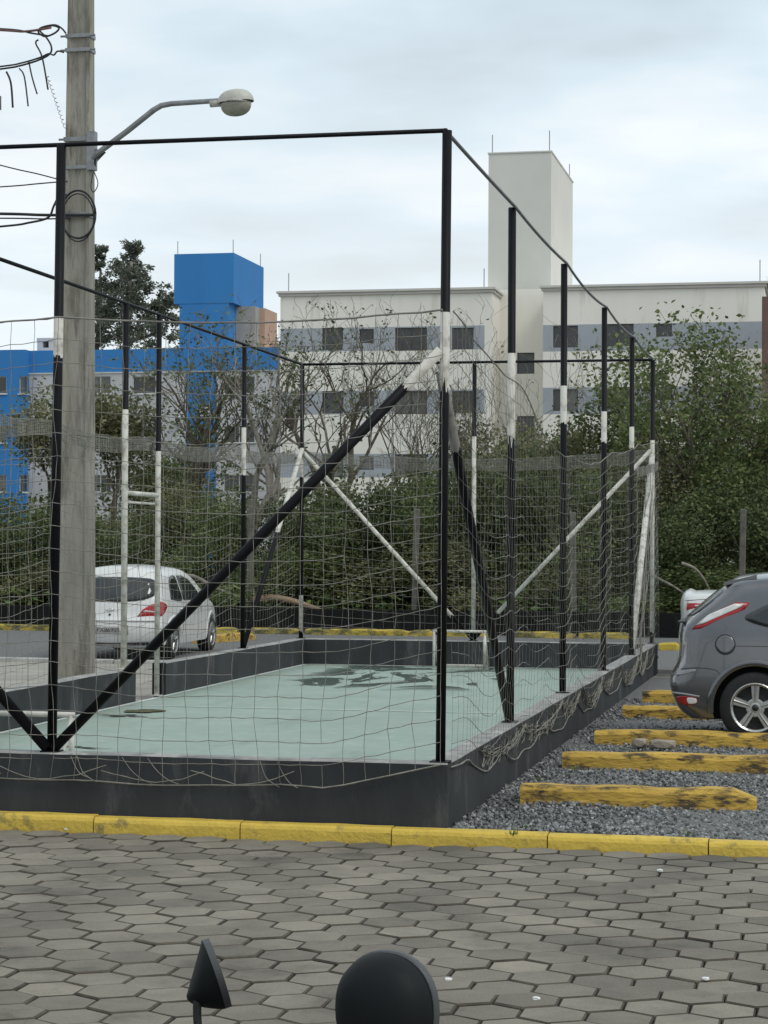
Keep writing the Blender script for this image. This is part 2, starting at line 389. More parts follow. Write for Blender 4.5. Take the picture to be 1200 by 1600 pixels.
# court slab
m, n, l, b = principled('court_green_paint'); M_court = m
g_ = n.new('ShaderNodeNewGeometry')
def cn(scale, detail=6, rough=.6, st=(1,1,1), dist=0., off=(0,0,0)):
    mp = n.new('ShaderNodeMapping'); mp.inputs['Scale'].default_value = st; mp.inputs['Location'].default_value = off; l.new(g_.outputs['Position'], mp.inputs[0])
    q = n.new('ShaderNodeTexNoise'); q.inputs['Scale'].default_value = scale; q.inputs['Detail'].default_value = detail; q.inputs['Roughness'].default_value = rough; q.inputs['Distortion'].default_value = dist
    l.new(mp.outputs[0], q.inputs['Vector']); return q.outputs['Fac']
def cramp(src, lo, hi, a=0., b_=1.):
    r = n.new('ShaderNodeMapRange'); r.interpolation_type = 'SMOOTHSTEP'; r.inputs[1].default_value = lo; r.inputs[2].default_value = hi; r.inputs[3].default_value = a; r.inputs[4].default_value = b_; l.new(src, r.inputs[0]); return r.outputs[0]
def cmix(f, a, b_):
    mx_ = n.new('ShaderNodeMixRGB'); l.new(f, mx_.inputs[0])
    for k, v in ((1, a), (2, b_)):
        if isinstance(v, tuple): mx_.inputs[k].default_value = (*v, 1)
        else: l.new(v, mx_.inputs[k])
    return mx_.outputs[0]
def cmul(a, b_):
    x = n.new('ShaderNodeMath'); x.operation = 'MULTIPLY'; l.new(a, x.inputs[0]); l.new(b_, x.inputs[1]); return x.outputs[0]
c_ = cmix(cramp(cn(.8), .3, .7), (.255, .335, .280), (.310, .385, .325))
c_ = cmix(cramp(cn(5, 8, .75), .48, .70, 0, .6), c_, (.42, .45, .40))            # chalky worn paint
c_ = cmix(cramp(cn(1.6, 8, .72, (1, .3, 1)), .50, .72, 0, .75), c_, (.185, .235, .195))
c_ = cmix(cramp(cn(.45, 4, .6, (1, .7, 1), 0., (5, 2, 0)), .52, .66, 0, .35), c_, (.26, .30, .25))
c_ = cmix(cramp(cn(30, 3, .6), .66, .74, 0, .5), c_, (.12, .14, .11))  # scuffs and dust
sp_ = n.new('ShaderNodeSeparateXYZ'); l.new(g_.outputs['Position'], sp_.inputs[0])
yw0 = at_z(560, 1084, .02).y
reg = cmul(cramp(sp_.outputs[1], yw0, yw0+1.6), cmul(cramp(sp_.outputs[0], -4.9, -4.0), cramp(sp_.outputs[0], -2.0, -.9, 1., 0.)))
wet = cmul(cramp(cmul(cn(.8, 5, .6, (1, .6, 1), 1.4, (3.1, 7.7, 0)), cramp(reg, 0, 1, .8, 1.)), .508, .548), reg)
c_ = cmix(wet, c_, (.115, .160, .132))
l.new(c_, b.inputs['Base Color'])
rg = n.new('ShaderNodeMapRange'); l.new(wet, rg.inputs[0]); rg.inputs[3].default_value = .55; rg.inputs[4].default_value = .12; l.new(rg.outputs[0], b.inputs['Roughness'])
b.inputs['Specular IOR Level'].default_value = .4
FL = .02
cf = MB(); cf.box(-W+TH/2, -TH/2, TH/2, LEN-TH/2, -.15, FL); cfo = cf.build('court_floor', M_court); tag(cfo, kind='structure')
M_line = mat('white_court_line', (.62,.66,.62), (.44,.52,.47), 5, rough=.7, coord='World')
def cline(x0,x1,y0,y1): 
    b = MB(); b.add([(x0,y0,FL+.004),(x1,y0,FL+.004),(x1,y1,FL+.004),(x0,y1,FL+.004)],[(0,1,2,3)]); return b.build('court_line', M_line, cfo)
ym = at_z(640,1112,FL).y
cline(-W+.16,-.16,ym-.03,ym+.03)
cline(-W+.16,-.16,LEN-.20,LEN-.10)
cline(-W+.085,-W+.155,.2,LEN-.2)
cline(-.15,-.085,.2,LEN-.2)
# rain water standing in the low spots
mw, n, l, b = principled('standing_water'); b.inputs['Base Color'].default_value = (.075,.115,.095,1); b.inputs['Roughness'].default_value = .10
def puddle(cx, cy, rx, ry, seed, ang=0.):
    b = MB(); vs = [(cx,cy,FL+.008)]; nn = 64
    for k in range(nn):
        a = 2*math.pi*k/nn; r = 1 + 1.1*nz(math.cos(a)*1.9, math.sin(a)*1.9, seed) + .7*nz(math.cos(a)*4.5, math.sin(a)*4.5, seed+9)
        r = max(.15, r); px = rx*r*math.cos(a); py = ry*r*math.sin(a)
        vs.append((cx+px*math.cos(ang)-py*math.sin(ang), cy+px*math.sin(ang)+py*math.cos(ang), FL+.0075))
    b.add(vs, [(0,1+k,1+(k+1)%nn) for k in range(nn)]); return tag(b.build('puddle', mw), kind='structure')
for i,(px,py,rx,ry,an) in enumerate(((200,1119,.22,.10,.1),(120,1168,.25,.05,-.3))):
    p = at_z(px,py,FL); puddle(p.x,p.y,rx,ry,i*3.7,an)
# silt and moss by the opening
b = MB(); p = at_z(226,1112,FL); vs=[(p.x,p.y,FL+.011)]
for k in range(30):
    a=2*math.pi*k/30; r=1+.5*nz(math.cos(a)*2,math.sin(a)*2,41); vs.append((p.x+.20*r*math.cos(a), p.y+.22*r*math.sin(a), FL+.011))
b.add(vs,[(0,1+k,1+(k+1)%30) for k in range(30)]); tag(b.build('moss_patch', mat('moss_and_silt',(.10,.095,.03),(.055,.05,.025),14,rough=.95,coord='World')), kind='structure')

# ------------------------------------------------------------------ low wall round the court
cw = empty('court_wall', (0,0,0)); tag(cw, 'low charcoal wall with bare cement top around the green court', 'wall')
def wall_panel(x0,x1,y0,y1,axis):
    b = MB(); nseg = max(2, int(max(x1-x0,y1-y0)/.35)); z0=-.1
    vs=[]; rows=((0,z0),(0,WT-.008),(.008,WT))
    def pt(t,side,inset,z):
        if axis=='x':
            x=x0+(x1-x0)*t; y=(y0+inset) if side==0 else (y1-inset); return (x,y+.003*nz(x*2,z*5,side),z+(.006*nz(x*1.3,side*.3,5) if z>.2 else 0))
        y=y0+(y1-y0)*t; x=(x0+inset) if side==0 else (x1-inset); return (x+.003*nz(y*2,z*5,side),y,z+(.006*nz(y*1.3,side*.3,7) if z>.2 else 0))
    ring=[(0,0,z0),(0,0,WT-.010),(0,.010,WT),(1,.010,WT),(1,0,WT-.010),(1,0,z0)]
    for i in range(nseg+1):
        for (sd_,ins,z) in ring: vs.append(pt(i/nseg,sd_,ins,z))
    m=len(ring); fs=[]; mi=[]
    for i in range(nseg):
        for k in range(m-1):
            f=(i*m+k,(i+1)*m+k,(i+1)*m+k+1,i*m+k+1)
            if axis=='y': f=f[::-1]
            fs.append(f); mi.append(1 if k in (1,2,3) else 0)
    a=tuple(range(m)); c=tuple(nseg*m+k for k in range(m-1,-1,-1))
    fs+= [a[::-1],c[::-1]] if axis=='x' else [a,c]; mi+=[0,0]
    b.v=vs; b.f=fs; b.mi=mi
    return b.build('wall_panel',[M_wall,M_walltop],cw)
gate0 = at_x(202,1045,-W).y; gate1 = at_x(250,1040,-W).y
wall_panel(-W-TH/2, TH/2, -TH/2, TH/2, 'x')
wall_panel(-TH/2, TH/2, TH/2+.002, LEN-TH/2-.002, 'y')
wall_panel(-W-TH/2, TH/2, LEN-TH/2, LEN+TH/2, 'x')
wall_panel(-W-TH/2, -W+TH/2, TH/2+.002, gate0, 'y')
wall_panel(-W-TH/2, -W+TH/2, gate1, LEN-TH/2-.002, 'y')

# ------------------------------------------------------------------ steel fence of the court
fence = empty('court_fence', (0,0,0)); tag(fence, 'black steel pipe fence frame with diagonal braces standing on the court wall', 'fence')
def post(x, y, ranges, z0=WT, z1=HT, r=.029, streak=False, lean=0.):
    b = MB(); h = z1-z0
    b.tube([(0,0,0),(0,0,h)], r, 14)
    b.box(-.06,.06,-.06,.06,-.002,.008)
    o = b.build('post', post_mat('post_paint', ranges, streak), fence, smooth=False, loc=(x,y,z0)); o.rotation_euler.y = lean
    for p in o.data.polygons: p.use_smooth = len(p.vertices)==4 and abs(p.normal.z)<.5
    return o
NET_Z = WT + 2.85
def py_of(px): # depth of the post on the right side seen at this column (its foot)
    return px
right_y = [0.0]
for (px,py) in ((797,1130),(879,1086),(942.5,1050),(986,1026),(1020,1006)):
    right_y.append(at_x(px,py,0).y)
right_y[5] = LEN
h0 = lambda py, base, px_per: (base-py)
def zpx(px, py, y): return at_y(px,py,y).z - WT
post(.016,0,[(zpx(697,600,0),zpx(697,488,0))],r=.031,streak=True,lean=.006)
post(0,right_y[1],[(zpx(801,690,right_y[1]),zpx(801,552,right_y[1]))],r=.031,streak=True)
post(0,right_y[2],[(zpx(877,660,right_y[2]),zpx(877,603,right_y[2]))],r=.031)
post(0,right_y[3],[(zpx(943,690,right_y[3]),zpx(943,643,right_y[3]))],r=.031)
post(0,right_y[4],[(zpx(986,700,right_y[4]),zpx(986,667,right_y[4]))],r=.031)
post(0,LEN,[(.16,zpx(1020,688,LEN))],r=.031)
post(-W/2-.033,0,[(zpx(90,556,0),zpx(90,495,0))],r=.032,lean=.0085)
post(-W,0,[(2.3,2.85)])
post(-W/2,LEN,[(.12,zpx(743,682,LEN))],r=.031)
post(-W,LEN,[(.10,zpx(474,930,LEN)),(zpx(474,745,LEN),zpx(474,700,LEN))],r=.031)
yl = {px: at_x(px, 520, -W).y for px in (379,248,194)}
def yleft(px): 
    # solve for depth on the line x=-W whose wall top appears at this column
    lo,hi=1.,LEN
    for _ in range(40):
        mid=(lo+hi)/2
        if in_frame((-W,mid,WT))[0] < px: lo=mid
        else: hi=mid
    return lo
y379,y246,y193 = yleft(379), yleft(246), yleft(193)
post(-W,y379,[(zpx(379,742,y379),zpx(379,668,y379))],r=.031)
post(-W,y246-.02,[(-.4,zpx(248,655,y246))],z0=FL,r=.031)
post(-W,y193-.0,[(-.4,zpx(194,640,y193))],r=.034)
post(-W,y193-S*1.1,[(2.3,2.8)]); 
def rail(a, b_, r=.019, name='top_rail', m=M_black, sag=0., n=2):
    a=Vector(a); b_=Vector(b_); B=MB(); pts=[]
    for i in range(n+1):
        t=i/n; p=a.lerp(b_,t); p.z -= sag*4*t*(1-t); pts.append(p)
    B.tube(pts,r,8); return B.build(name,m,fence,smooth=True)
rail((-W,0,HT),(.041,0,HT),.0150); rail((-W,LEN,HT),(0,LEN,HT)); rail((-W,0,HT),(-W,LEN,HT),.020)
# on the right a steel cable runs over the post heads
M_steelcable = mat('steel_cable',(.20,.20,.205),(.13,.13,.135),20,rough=.6,metal=.3)
pts=[]
for i in range(5):
    a,bq=right_y[i],right_y[i+1]
    for k in range(10):
        t=k/10; pts.append((.025,a+(bq-a)*t,HT+.005-.045*4*t*(1-t)*(.1,.5,1.2,1.0,.8)[i]))
pts.append((0,LEN,HT)); B=MB(); B.tube(pts,.0135,6); B.build('top_cable',M_steelcable,fence,smooth=True)
def brace(a, b_, ranges, r=.036, name='brace', shade_mul=1.):
    a=Vector(a); b_=Vector(b_); d=b_-a; B=MB(); B.tube([(0,0,0),(0,0,d.length)],r,14)
    o=B.build(name,post_mat('brace_paint',ranges,False,shade_mul),fence,loc=a); o.rotation_mode='QUATERNION'; o.rotation_quaternion=d.to_track_quat('Z','Y')
    for p in o.data.polygons: p.use_smooth = len(p.vertices)==4
    return d.length
zc = zpx(690,548,0)+WT
d_=Vector((W/2,0,zc-WT)).length
f_=((Vector(at_y(632,605,0))-Vector((-W/2,0,WT))).length)
brace((-W/2-.01,-.03,WT+.02),(.012,-.03,zc),[(f_,d_+.2)],r=.034)
brace((-W/2-.05,-.03,WT+.02),(-W+.02,-.03,zc),[(f_,d_+.2)],r=.037)
y1=right_y[1]; zb=zpx(703,585,0)+WT
dl=Vector((0,y1,zb-WT)).length
brace((.0,y1-.05,WT+.02),(.0,.05,zb),[(dl*.80,dl+.1)],r=.033,shade_mul=.38)  # bare white darkened: shade on the brace's upper end painted into its colour
brace((0,right_y[4]+.05,WT+.02),(0,LEN-.04,zpx(1018,712,LEN)+WT),[(.05,9)],r=.040)
zf=zpx(474,706,LEN)+WT; df=Vector((W/2,0,zf-WT)).length
brace((-W/2,LEN-.03,WT+.02),(-W+.02,LEN-.03,zf),[(.12*df,9)],r=.030)
brace((-W/2,LEN-.03,WT+.02),(-.02,LEN-.03,zf),[(.14*df,9)],r=.030)
brace((-W,y379+.05,WT+.02),(-W,LEN-.04,zf),[(2.25,9)],r=.034)
# gate crossbars
zg=at_x(222,772,-W).z
rail((-W,y193,zg),(-W,y246,zg),.026,'gate_bar',M_white_tube); rail((-W-.03,y193,zg-.10),(-W-.03,y246,zg-.10),.014,'gate_bar',M_white_tube)
# dark door jamb where the far wall begins
B=MB(); B.box(-W-.06,-W+.05,gate1-.10,gate1-.012,FL,WT+.0); B.build('gate_jamb',M_black,fence)

# ------------------------------------------------------------------ nets
def net(name, P, U, n_u, n_v, disp, r, m, label, rv=None, skip=.012, sides=4):
    """P(u,v)->Vector surface; knotted square mesh of cords"""
    root = MB(); pts = [[disp(i, j) for j in range(n_v+1)] for i in range(n_u+1)]
    def seg(a, b, r):
        mid = (a+b)/2; mid.z -= .05*(a-b).length*random.uniform(.0,1.)
        mid += Vector((random.gauss(0,.002),random.gauss(0,.002),0))
        root.tube([a, mid, b], r, sides, cap=False)
    for i in range(n_u+1):
        for j in range(n_v+1):
            if i < n_u and random.random() > skip: seg(pts[i][j], pts[i+1][j], r)
            if j < n_v and random.random() > skip: seg(pts[i][j], pts[i][j+1], rv or r)
    o = root.build(name, m)
    tag(o, label, 'net', 'nets hung round the court'); return o, pts
CELL=.148
# front net, hung on the outside of the posts, its hem sagging over the wall
nu=int(W/CELL); nv=20
def df_(i,j):
    u=i/nu; x=-W+(W+.034)*u; v=j/nv
    ztop=NET_Z - .06*math.sin(math.pi*((u*2)%1))*1. + .01*nz(u*20,1)
    hem=WT-.175-.03*nz(u*7,2.)+.17*max(0,(u-.86)/.14)
    z=ztop+(hem-ztop)*v
    dx=.035*nz(u*6,v*5,1)+.02*nz(u*17,v*15,2) + .09*math.sin(v*2.6)*nz(u*3,0,8)
    dz=.022*nz(u*9,v*9,4)-.05*math.sin(math.pi*((u*2)%1))*math.sin(math.pi*v)
    y=-.10-.05*math.sin(math.pi*v)*math.sin(math.pi*((u*2)%1))+.03*nz(u*5,v*5,6)
    y=min(y,-.094)
    return Vector((x+dx*(1 if 0<i<nu else 0),y,z+dz*(0 if j==0 else 1)))
nf,pf=net('net',None,None,nu,nv,df_,.0024,M_rope,'loose front net sagging over the charcoal wall beside the kerb',.0019)
B=MB(); B.tube([pf[i][0] for i in range(nu+1)],.0065,5); B.build('head_rope',M_rope_dark,nf)
B=MB(); B.tube([pf[i][nv]+Vector((0,-.004,.004*nz(i*.9))) for i in range(nu+1)],.0052,5); B.build('hem_rope',M_rope,nf)
B=MB(); xx=-W+.1
while xx<-.9:
    x2=xx+random.uniform(.5,1.1); up_=random.uniform(.03,.11)
    B.tube([(xx+(x2-xx)*k/9+random.gauss(0,.008),-.112-.006*random.random(),WT-.170+up_*(abs(1-2*k/9))**1.5+random.gauss(0,.004)) for k in range(10)],.0030,4,cap=False)
    for q_ in range(2):
        x3=random.uniform(xx,x2-.1); x4=x3+random.uniform(.10,.28); B.tube(catmull([(x3,-.108,WT-.015),(x3*.7+x4*.3,-.114,WT-.09-.03*random.random()),(x3*.35+x4*.65,-.115,WT-.15),(x4,-.112,WT-.178)],4),.0024,4,cap=False)
    xx=x2-random.uniform(0,.15)
B.build('gathered_cords',M_rope,nf)
# right net with swags between the posts
nu2=int(LEN/CELL); 
def swag(y):
    for i in range(5):
        if y<=right_y[i+1]: 
            t=(y-right_y[i])/(right_y[i+1]-right_y[i]); return t,i
    return 1.,4
def dr_(i,j):
    u=i/nu2; y=LEN*u; v=j/nv; t,k=swag(y); sw=4*t*(1-t)
    dp=(0,.25,.65,.45,.2,.0); topz=NET_Z-dp[k]-(dp[k+1]-dp[k])*t-(.05,.15,.10,.05,.02)[k]*sw
    hem=WT-.03-(.07+.16*abs(math.sin(y*1.35+.4))**.8+.05*nz(y*1.7,3))*min(1,max(0,(y-.5)/1.0))
    z=topz+(hem-topz)*v - .17*sw*math.sin(math.pi*min(1,v*1.05))*(.6+.4*nz(k*3.3,1.))
    x=.085+.05*math.sin(math.pi*v)*sw+.03*nz(y*1.3,v*4,5)
    x=max(x,.081)
    yy=y+.05*nz(y*.9,v*4,7)+.03*nz(y*3,v*11,8)
    return Vector((x,yy,z+.02*nz(y*2,v*9,3)))
nr,pr=net('net',None,None,nu2,nv,dr_,.0023,M_rope_mid,'swagged net along the right side of the court, beside the gravel',.0009)
B=MB(); B.tube([pr[i][0] for i in range(nu2+1)],.0048,5); B.build('head_rope',M_rope_dark,nr)
B=MB(); B.tube([pr[i][nv] for i in range(nu2+1)],.006,5); B.build('hem_rope',M_rope,nr)
# knots where the hem is gathered over the wall
for (ya,yb,n_c,dp_) in ((1.2,3.1,6,.13),(3.0,5.6,7,.16),(5.5,6.9,5,.12),(7.2,9.0,7,.20),(9.0,10.2,5,.14),(11.0,13.2,9,.24),(13.2,14.6,9,.22)):
    B=MB()
    for s_ in range(n_c):
        y0=ya+random.gauss(0,.08); y1_=yb+random.gauss(0,.08); sg=dp_*random.uniform(.5,1.15); sk=random.uniform(.8,1.3); pts=[]
        for k in range(15):
            t=k/14; pts.append((.088+.012*random.random(),y0+(y1_-y0)*t,WT-.03-sg*4*(t**sk)*(1-t**sk)+random.gauss(0,.010)))
        B.tube(pts,.0034,4,cap=False)
    for s_ in range(n_c*3):
        t=random.random(); y0=ya+(yb-ya)*t; z0=WT-.03-dp_*2.2*t*(1-t); pts=[(.092,y0+random.gauss(0,.03)*k,z0-.035*k+random.gauss(0,.01)) for k in range(-1,4)]
        B.tube(pts,.0028,4,cap=False)
    B.build('gathered_cords',M_rope,nr)
# left net
def dl_(i,j):
    u=i/nu2; y=LEN*u; v=j/nv; sw=abs(math.sin(math.pi*y/S))
    z=NET_Z-.10-.06*sw-.16*math.sin(u*3.1)+(WT-.06-NET_Z+.10)*v + .02*nz(y*2,v*9,13)-.09*sw*math.sin(math.pi*v)
    x=-W-.10+.04*nz(y,v*4,15)
    return Vector((min(x,-W-.085),y+.04*nz(y*.9,v*4,17),z))
nl,pl=net('net',None,None,nu2,nv,dl_,.0024,M_rope_dark,'net along the left side of the court by the utility pole',.0013)
# back net
def db_(i,j):
    u=i/nu; x=-W+W*u; v=j/nv; sw=math.sin(math.pi*((u*2)%1))
    z=NET_Z-.12-.12*math.sin(math.pi*u)+(WT+.02-NET_Z+.2)*v-.06*sw*math.sin(math.pi*v)+.02*nz(u*9,v*9,23)
    return Vector((x+.03*nz(u*6,v*5,21),LEN+.10+.03*nz(u*5,v*5,26),z))
nb,pb=net('net',None,None,nu,nv,db_,.0024,M_rope_dark,'far net behind the end wall of the court',.0014)
# doubled upper hems: a finer mesh folded over the head rope
def fold(points, h, step, m, parent, r=.0028):
    B=MB(); P=points
    rows=int(h/.015)
    for k in range(rows+1):
        B.tube([p+Vector((.012*nz(i*.4,k*.3),.012*nz(i*.5,k*.4,3),-h*k/rows*(1+.25*nz(i*.15,1.7))+.012*nz(i*.7,k*.9,5))) for i,p in enumerate(P)],r,3,cap=False)
    for i in range(len(P)-1):
        for t in (0,.33,.66):
            p=P[i].lerp(P[i+1],t); B.tube([p,p+Vector((.02*nz(i*.7,t),.02*nz(i*.6,t,2),-h*(1+.25*nz(i*.15,1.7))))],r,3,cap=False)
    return B.build('folded_hem',m,parent)
fold([pl[i][0] for i in range(int(nu2*.25),nu2+1)],.17,.05,M_rope_dark,nl,.0036)
fold([pb[i][0] for i in range(nu+1)],.18,.05,M_rope_dark,nb,.0036)
fold([pr[i][0]+Vector((0,0,-.28+.0*i)) for i in range(int(nu2*.80),nu2+1)],.12,.05,M_rope_dark,nr,.0024)
# bundle of net gathered beside the thick white brace of the far right corner
B=MB()
for s_ in range(7):
    a=Vector((.02+random.gauss(0,.03),LEN-.1-random.random()*.5,WT+2.6-random.random()*.5)); c=Vector((.06+random.gauss(0,.03),right_y[4]+.25+random.gauss(0,.12),WT-.1))
    B.tube([a.lerp(c,t/8)+Vector((random.gauss(0,.015),random.gauss(0,.03),0)) for t in range(9)],.006,4,cap=False)
B.build('gathered_cords',M_rope,nr)

# ------------------------------------------------------------------ mini goals
def goal(cx, cy, w, h, dep, back, label):
    o=empty('mini_goal',(cx,cy,FL)); tag(o,label,'goal'); r=.020
    for sx in (-1,1):
        B=MB(); B.tube([(sx*w/2,0,0),(sx*w/2,0,h)],r,10); B.build('goal_post',M_white_tube,o,smooth=True)
        B=MB(); B.tube([(sx*w/2,0,h-.02),(sx*w/2,back*dep,.02)],r*.8,8); B.build('side_brace',M_white_tube,o,smooth=True)
    B=MB(); B.tube([(-w/2-r,0,h),(w/2+r,0,h)],r,10); B.build('crossbar',M_white_tube,o,smooth=True)
    B=MB(); B.tube([(-w/2,back*dep,.02),(w/2,back*dep,.02)],r*.8,8); B.build('ground_bar',M_white_tube,o,smooth=True)
    return o
p0=at_z(678,1043,FL); p1=at_z(761,1043,FL)
goal((p0.x+p1.x)/2,p0.y,p1.x-p0.x,.52,.30,1,'small white pipe goal at the far end wall of the court')
p=at_y(112,1117,.62); goal(p.x-.4,.62,.8,p.z-FL,.38,-1,'small white pipe goal behind the near wall of the court')

# ------------------------------------------------------------------ parking dividers and loose stones on the gravel
def divider(xa, xb, y, wdt, h, seed, m_=None):
    B=MB(); n=max(6,int((xb-xa)/.16)); vs=[]
    for i in range(n+1):
        t=i/n; x=xa+(xb-xa)*t; e=1.
        if i==0: e=.9
        if i==n: e=.55
        jz=.016*nz(x*2.1,seed)-.02*max(0,nz(x*3.3,seed+5)); jy=.012*nz(x*1.7,seed+2)
        prof=[(-wdt/2,-.12),(-wdt/2,h*.72*e),(-wdt/2+.022,h*e),(wdt/2-.022,h*e),(wdt/2,h*.72*e),(wdt/2,-.12)]
        for (a,z) in prof: vs.append((x, y+jy+a*(1 if i<n else .6)+.006*nz(x*9,z*30,seed), z+(jz if z>0 else 0)+(.006*nz(x*8,a*30,seed) if z>0 else 0)))
    m=6; fs=[]
    for i in range(n):
        for k in range(m):
            j=(k+1)%m; fs.append((i*m+k,(i+1)*m+k,(i+1)*m+j,i*m+j))
    fs.append(tuple(range(m))); fs.append(tuple(n*m+k for k in range(m-1,-1,-1)))
    cx=(xa+xb)/2
    B.add([(p[0]-cx,p[1]-y,p[2]) for p in vs],fs)
    o=B.build('parking_divider',m_ or M_yellow_worn,loc=(cx,y,-.01)); return o
dl=[((815,1224),(1178,1250),'worn yellow concrete divider nearest the kerb, its right end showing'),
    ((880,1173),(1330,1200),'second worn yellow parking divider from the kerb, in front of the two loose stones'),
    ((930,1139),(1330,1160),'third yellow parking divider from the kerb, behind the two loose stones'),
    ((974,1101),(1330,1118),'fourth yellow parking divider from the kerb, running beneath the bumper of the grey hatchback'),
    ((1004,1079),(1330,1096),'fifth yellow parking divider from the kerb, short stretch behind the hatchback bumper')]
dl[0]=(dl[0][0],dl[0][1],dl[0][2])
DY=[]
for i,(a,c,lab) in enumerate(dl):
    pa=at_z(a[0],a[1],.105); pc=at_z(c[0],c[1],.105); y=pa.y+.02; DY.append(y)
    o=divider(max(pa.x,.12),min(pc.x,2.75+.1*i) if i else pc.x,y,.19,.115,i*4.1); tag(o,lab,'parking divider','yellow parking dividers on the right lot')
M_rock=mat('loose_rock',(.36,.30,.24),(.22,.19,.15),12,rough=.9,bump=.4)
def rock(p,sx,sy,sz,seed,label,m=M_rock):
    bm=bmesh.new(); bmesh.ops.create_icosphere(bm,subdivisions=2,radius=1)
    for v in bm.verts:
        f=1+.25*nz(v.co.x*1.5,v.co.y*1.5,v.co.z*1.5+seed); v.co=Vector((max(-.8,min(.8,v.co.x))*f*sx,max(-.8,min(.8,v.co.y))*f*sy,max(-.7,min(.7,v.co.z))*f*sz))
    me=bpy.data.meshes.new('stone'); bm.to_mesh(me); bm.free(); me.materials.append(m)
    o=bpy.data.objects.new('stone',me); col.objects.link(o); o.location=p; tag(o,label,'stone'); return o
p=at_z(1000,1166,0); rock((p.x,p.y,.03),.085,.07,.055,1,'rounded brown stone left of the brick fragment on the gravel')
p=at_z(1036,1168,0); rock((p.x,p.y,.03),.15,.07,.055,6,'long brick fragment lying on the gravel behind the second divider')
# crushed stone as real pieces where it is near
B=MB()
for i in range(27000):
    x=.09+4.4*random.random(); y=-.085+11.5*(random.random()**1.35)
    q=in_frame((x,y,0))
    if q[0]>1280: continue
    r=random.uniform(.008,.021); z=-.028+r*random.uniform(.0,.7)+.02*nz(x*.8,y*.8)
    a=[Vector((random.gauss(0,1),random.gauss(0,1),random.gauss(0,1))).normalized()*r*random.uniform(.8,1.25) for _ in range(2)]
    c=a[0].cross(a[1]).normalized()*r*random.uniform(.6,1); d=a[0]; e=c.cross(d).normalized()*r*random.uniform(.7,1.1); o_=Vector((x,y,z))
    B.add([o_+d,o_-d,o_+e,o_-e,o_+c,o_-c],[(0,2,4),(2,1,4),(1,3,4),(3,0,4),(2,0,5),(1,2,5),(3,1,5),(0,3,5)])
tag(B.build('crushed_stone',M_stone),'grey crushed stone covering the parking lot','gravel',kind='stuff')
# weeds along the wall foot
def blade_tuft(B,p,h,n,spread):
    for k in range(n):
        a=random.random()*6.28; l_=h*random.uniform(.5,1); d=Vector((math.cos(a),math.sin(a),0)); o_=Vector(p)+d*random.random()*spread
        w_=d.cross(Vector((0,0,1)))*h*.06; t=o_+d*l_*.5+Vector((0,0,l_))
        B.add([o_-w_,o_+w_,t],[(0,1,2)])
B=MB()
for (px,py) in ((985,1228),(845,1215),(800,1300),(985,1172),(1075,1300),(820,1290),(900,1200)):
    p=at_z(px,py,0); blade_tuft(B,(p.x,p.y,-.02),.06,14,.07)
tag(B.build('weeds',M_leaf_light),'small green weeds sprouting from the gravel','weeds',kind='stuff')
# white litter flecks on the road
M_white=mat('white_bits',(.75,.75,.72),(.6,.6,.57),20,rough=.7)
for i,(px,py,lab) in enumerate(((1103,1532,'white pebble on the pavers at the right, near the frame edge'),(1031,1362,'white pebble on the pavers just below the right end of the kerb'),(838,1563,'tiny white pebble on the pavers right of the round mirror'),(701,1533,'tiny white pebble on the pavers beside the round mirror'),(104,1297,'white pebble at the foot of the yellow kerb on the left'))):
    p=at_z(px,py,ROAD); o=rock((p.x,p.y,ROAD+.008),.020,.014,.010,i*2.2,lab,M_white); o.name='pebble'; o['category']='pebble'

# ------------------------------------------------------------------ low black wall behind the parking
YB=at_z(640,992,0).y+1.0
M_bwall=mat('black_back_wall',(.014,.014,.014),(.007,.007,.007),2,rough=.9,spec=.15,bump=.2,coord='World',stretch=(1,1,.3),c3=(.030,.029,.025),s3=3)
B=MB(); B.cbox(-30,16,YB,YB+.15,-.15,at_y(640,953,YB).z,.012); bw=B.build('back_wall',M_bwall); tag(bw,'long low black wall at the back of the parking, below the bushes','wall')
# wheel stops in front of it
i=0
stops=[(-40,72,985),(30,110,984),(330,372,985),(384,470,984),(478,505,985),(506,642,986),(642,676,984),(700,734,987),(752,768,986),(800,900,986),(905,990,987),(1030,1062,1003)]
stop_lab=['yellow wheel stop at the left frame edge below the black wall','yellow wheel stop between the left frame edge and the utility pole','dark stained yellow wheel stop just right of the white car','mossy yellow wheel stop seen left of the far left corner post','short yellow wheel stop just right of the far left corner post','long yellow wheel stop above the far end wall, left of the mini goal','bright yellow wheel stop against the left post of the far mini goal','yellow wheel stop seen through the far mini goal','short yellow wheel stop at the right post of the far mini goal','mossy yellow wheel stop right of the far middle post','mossy yellow wheel stop left of the far right corner','yellow wheel stop between the far right wall corner and the grey hatchback']
for (a,c,yy),lab in zip(stops,stop_lab):
    yq = YB-.75 if yy<1000 else at_z(1045,1013,0).y
    pa=at_y(a,yy,yq); pc=at_y(c,yy,yq); o=divider(pa.x,pc.x,yq,.2,max(.10,at_y((a+c)/2,yy,yq).z),a*.13,M_yellow_mossy); o.name='wheel_stop'; tag(o,lab,'wheel stop','yellow wheel stops along the back wall')
pa=at_z(330,1004,0); 
o=divider(-.9,.9,0,.16,.12,3.3); o.name='wheel_stop'; o.location=at_z(352,1000,0); o.rotation_euler.z=R(70); tag(o,'yellow divider pointing at the camera right of the white car','wheel stop','yellow wheel stops along the back wall')

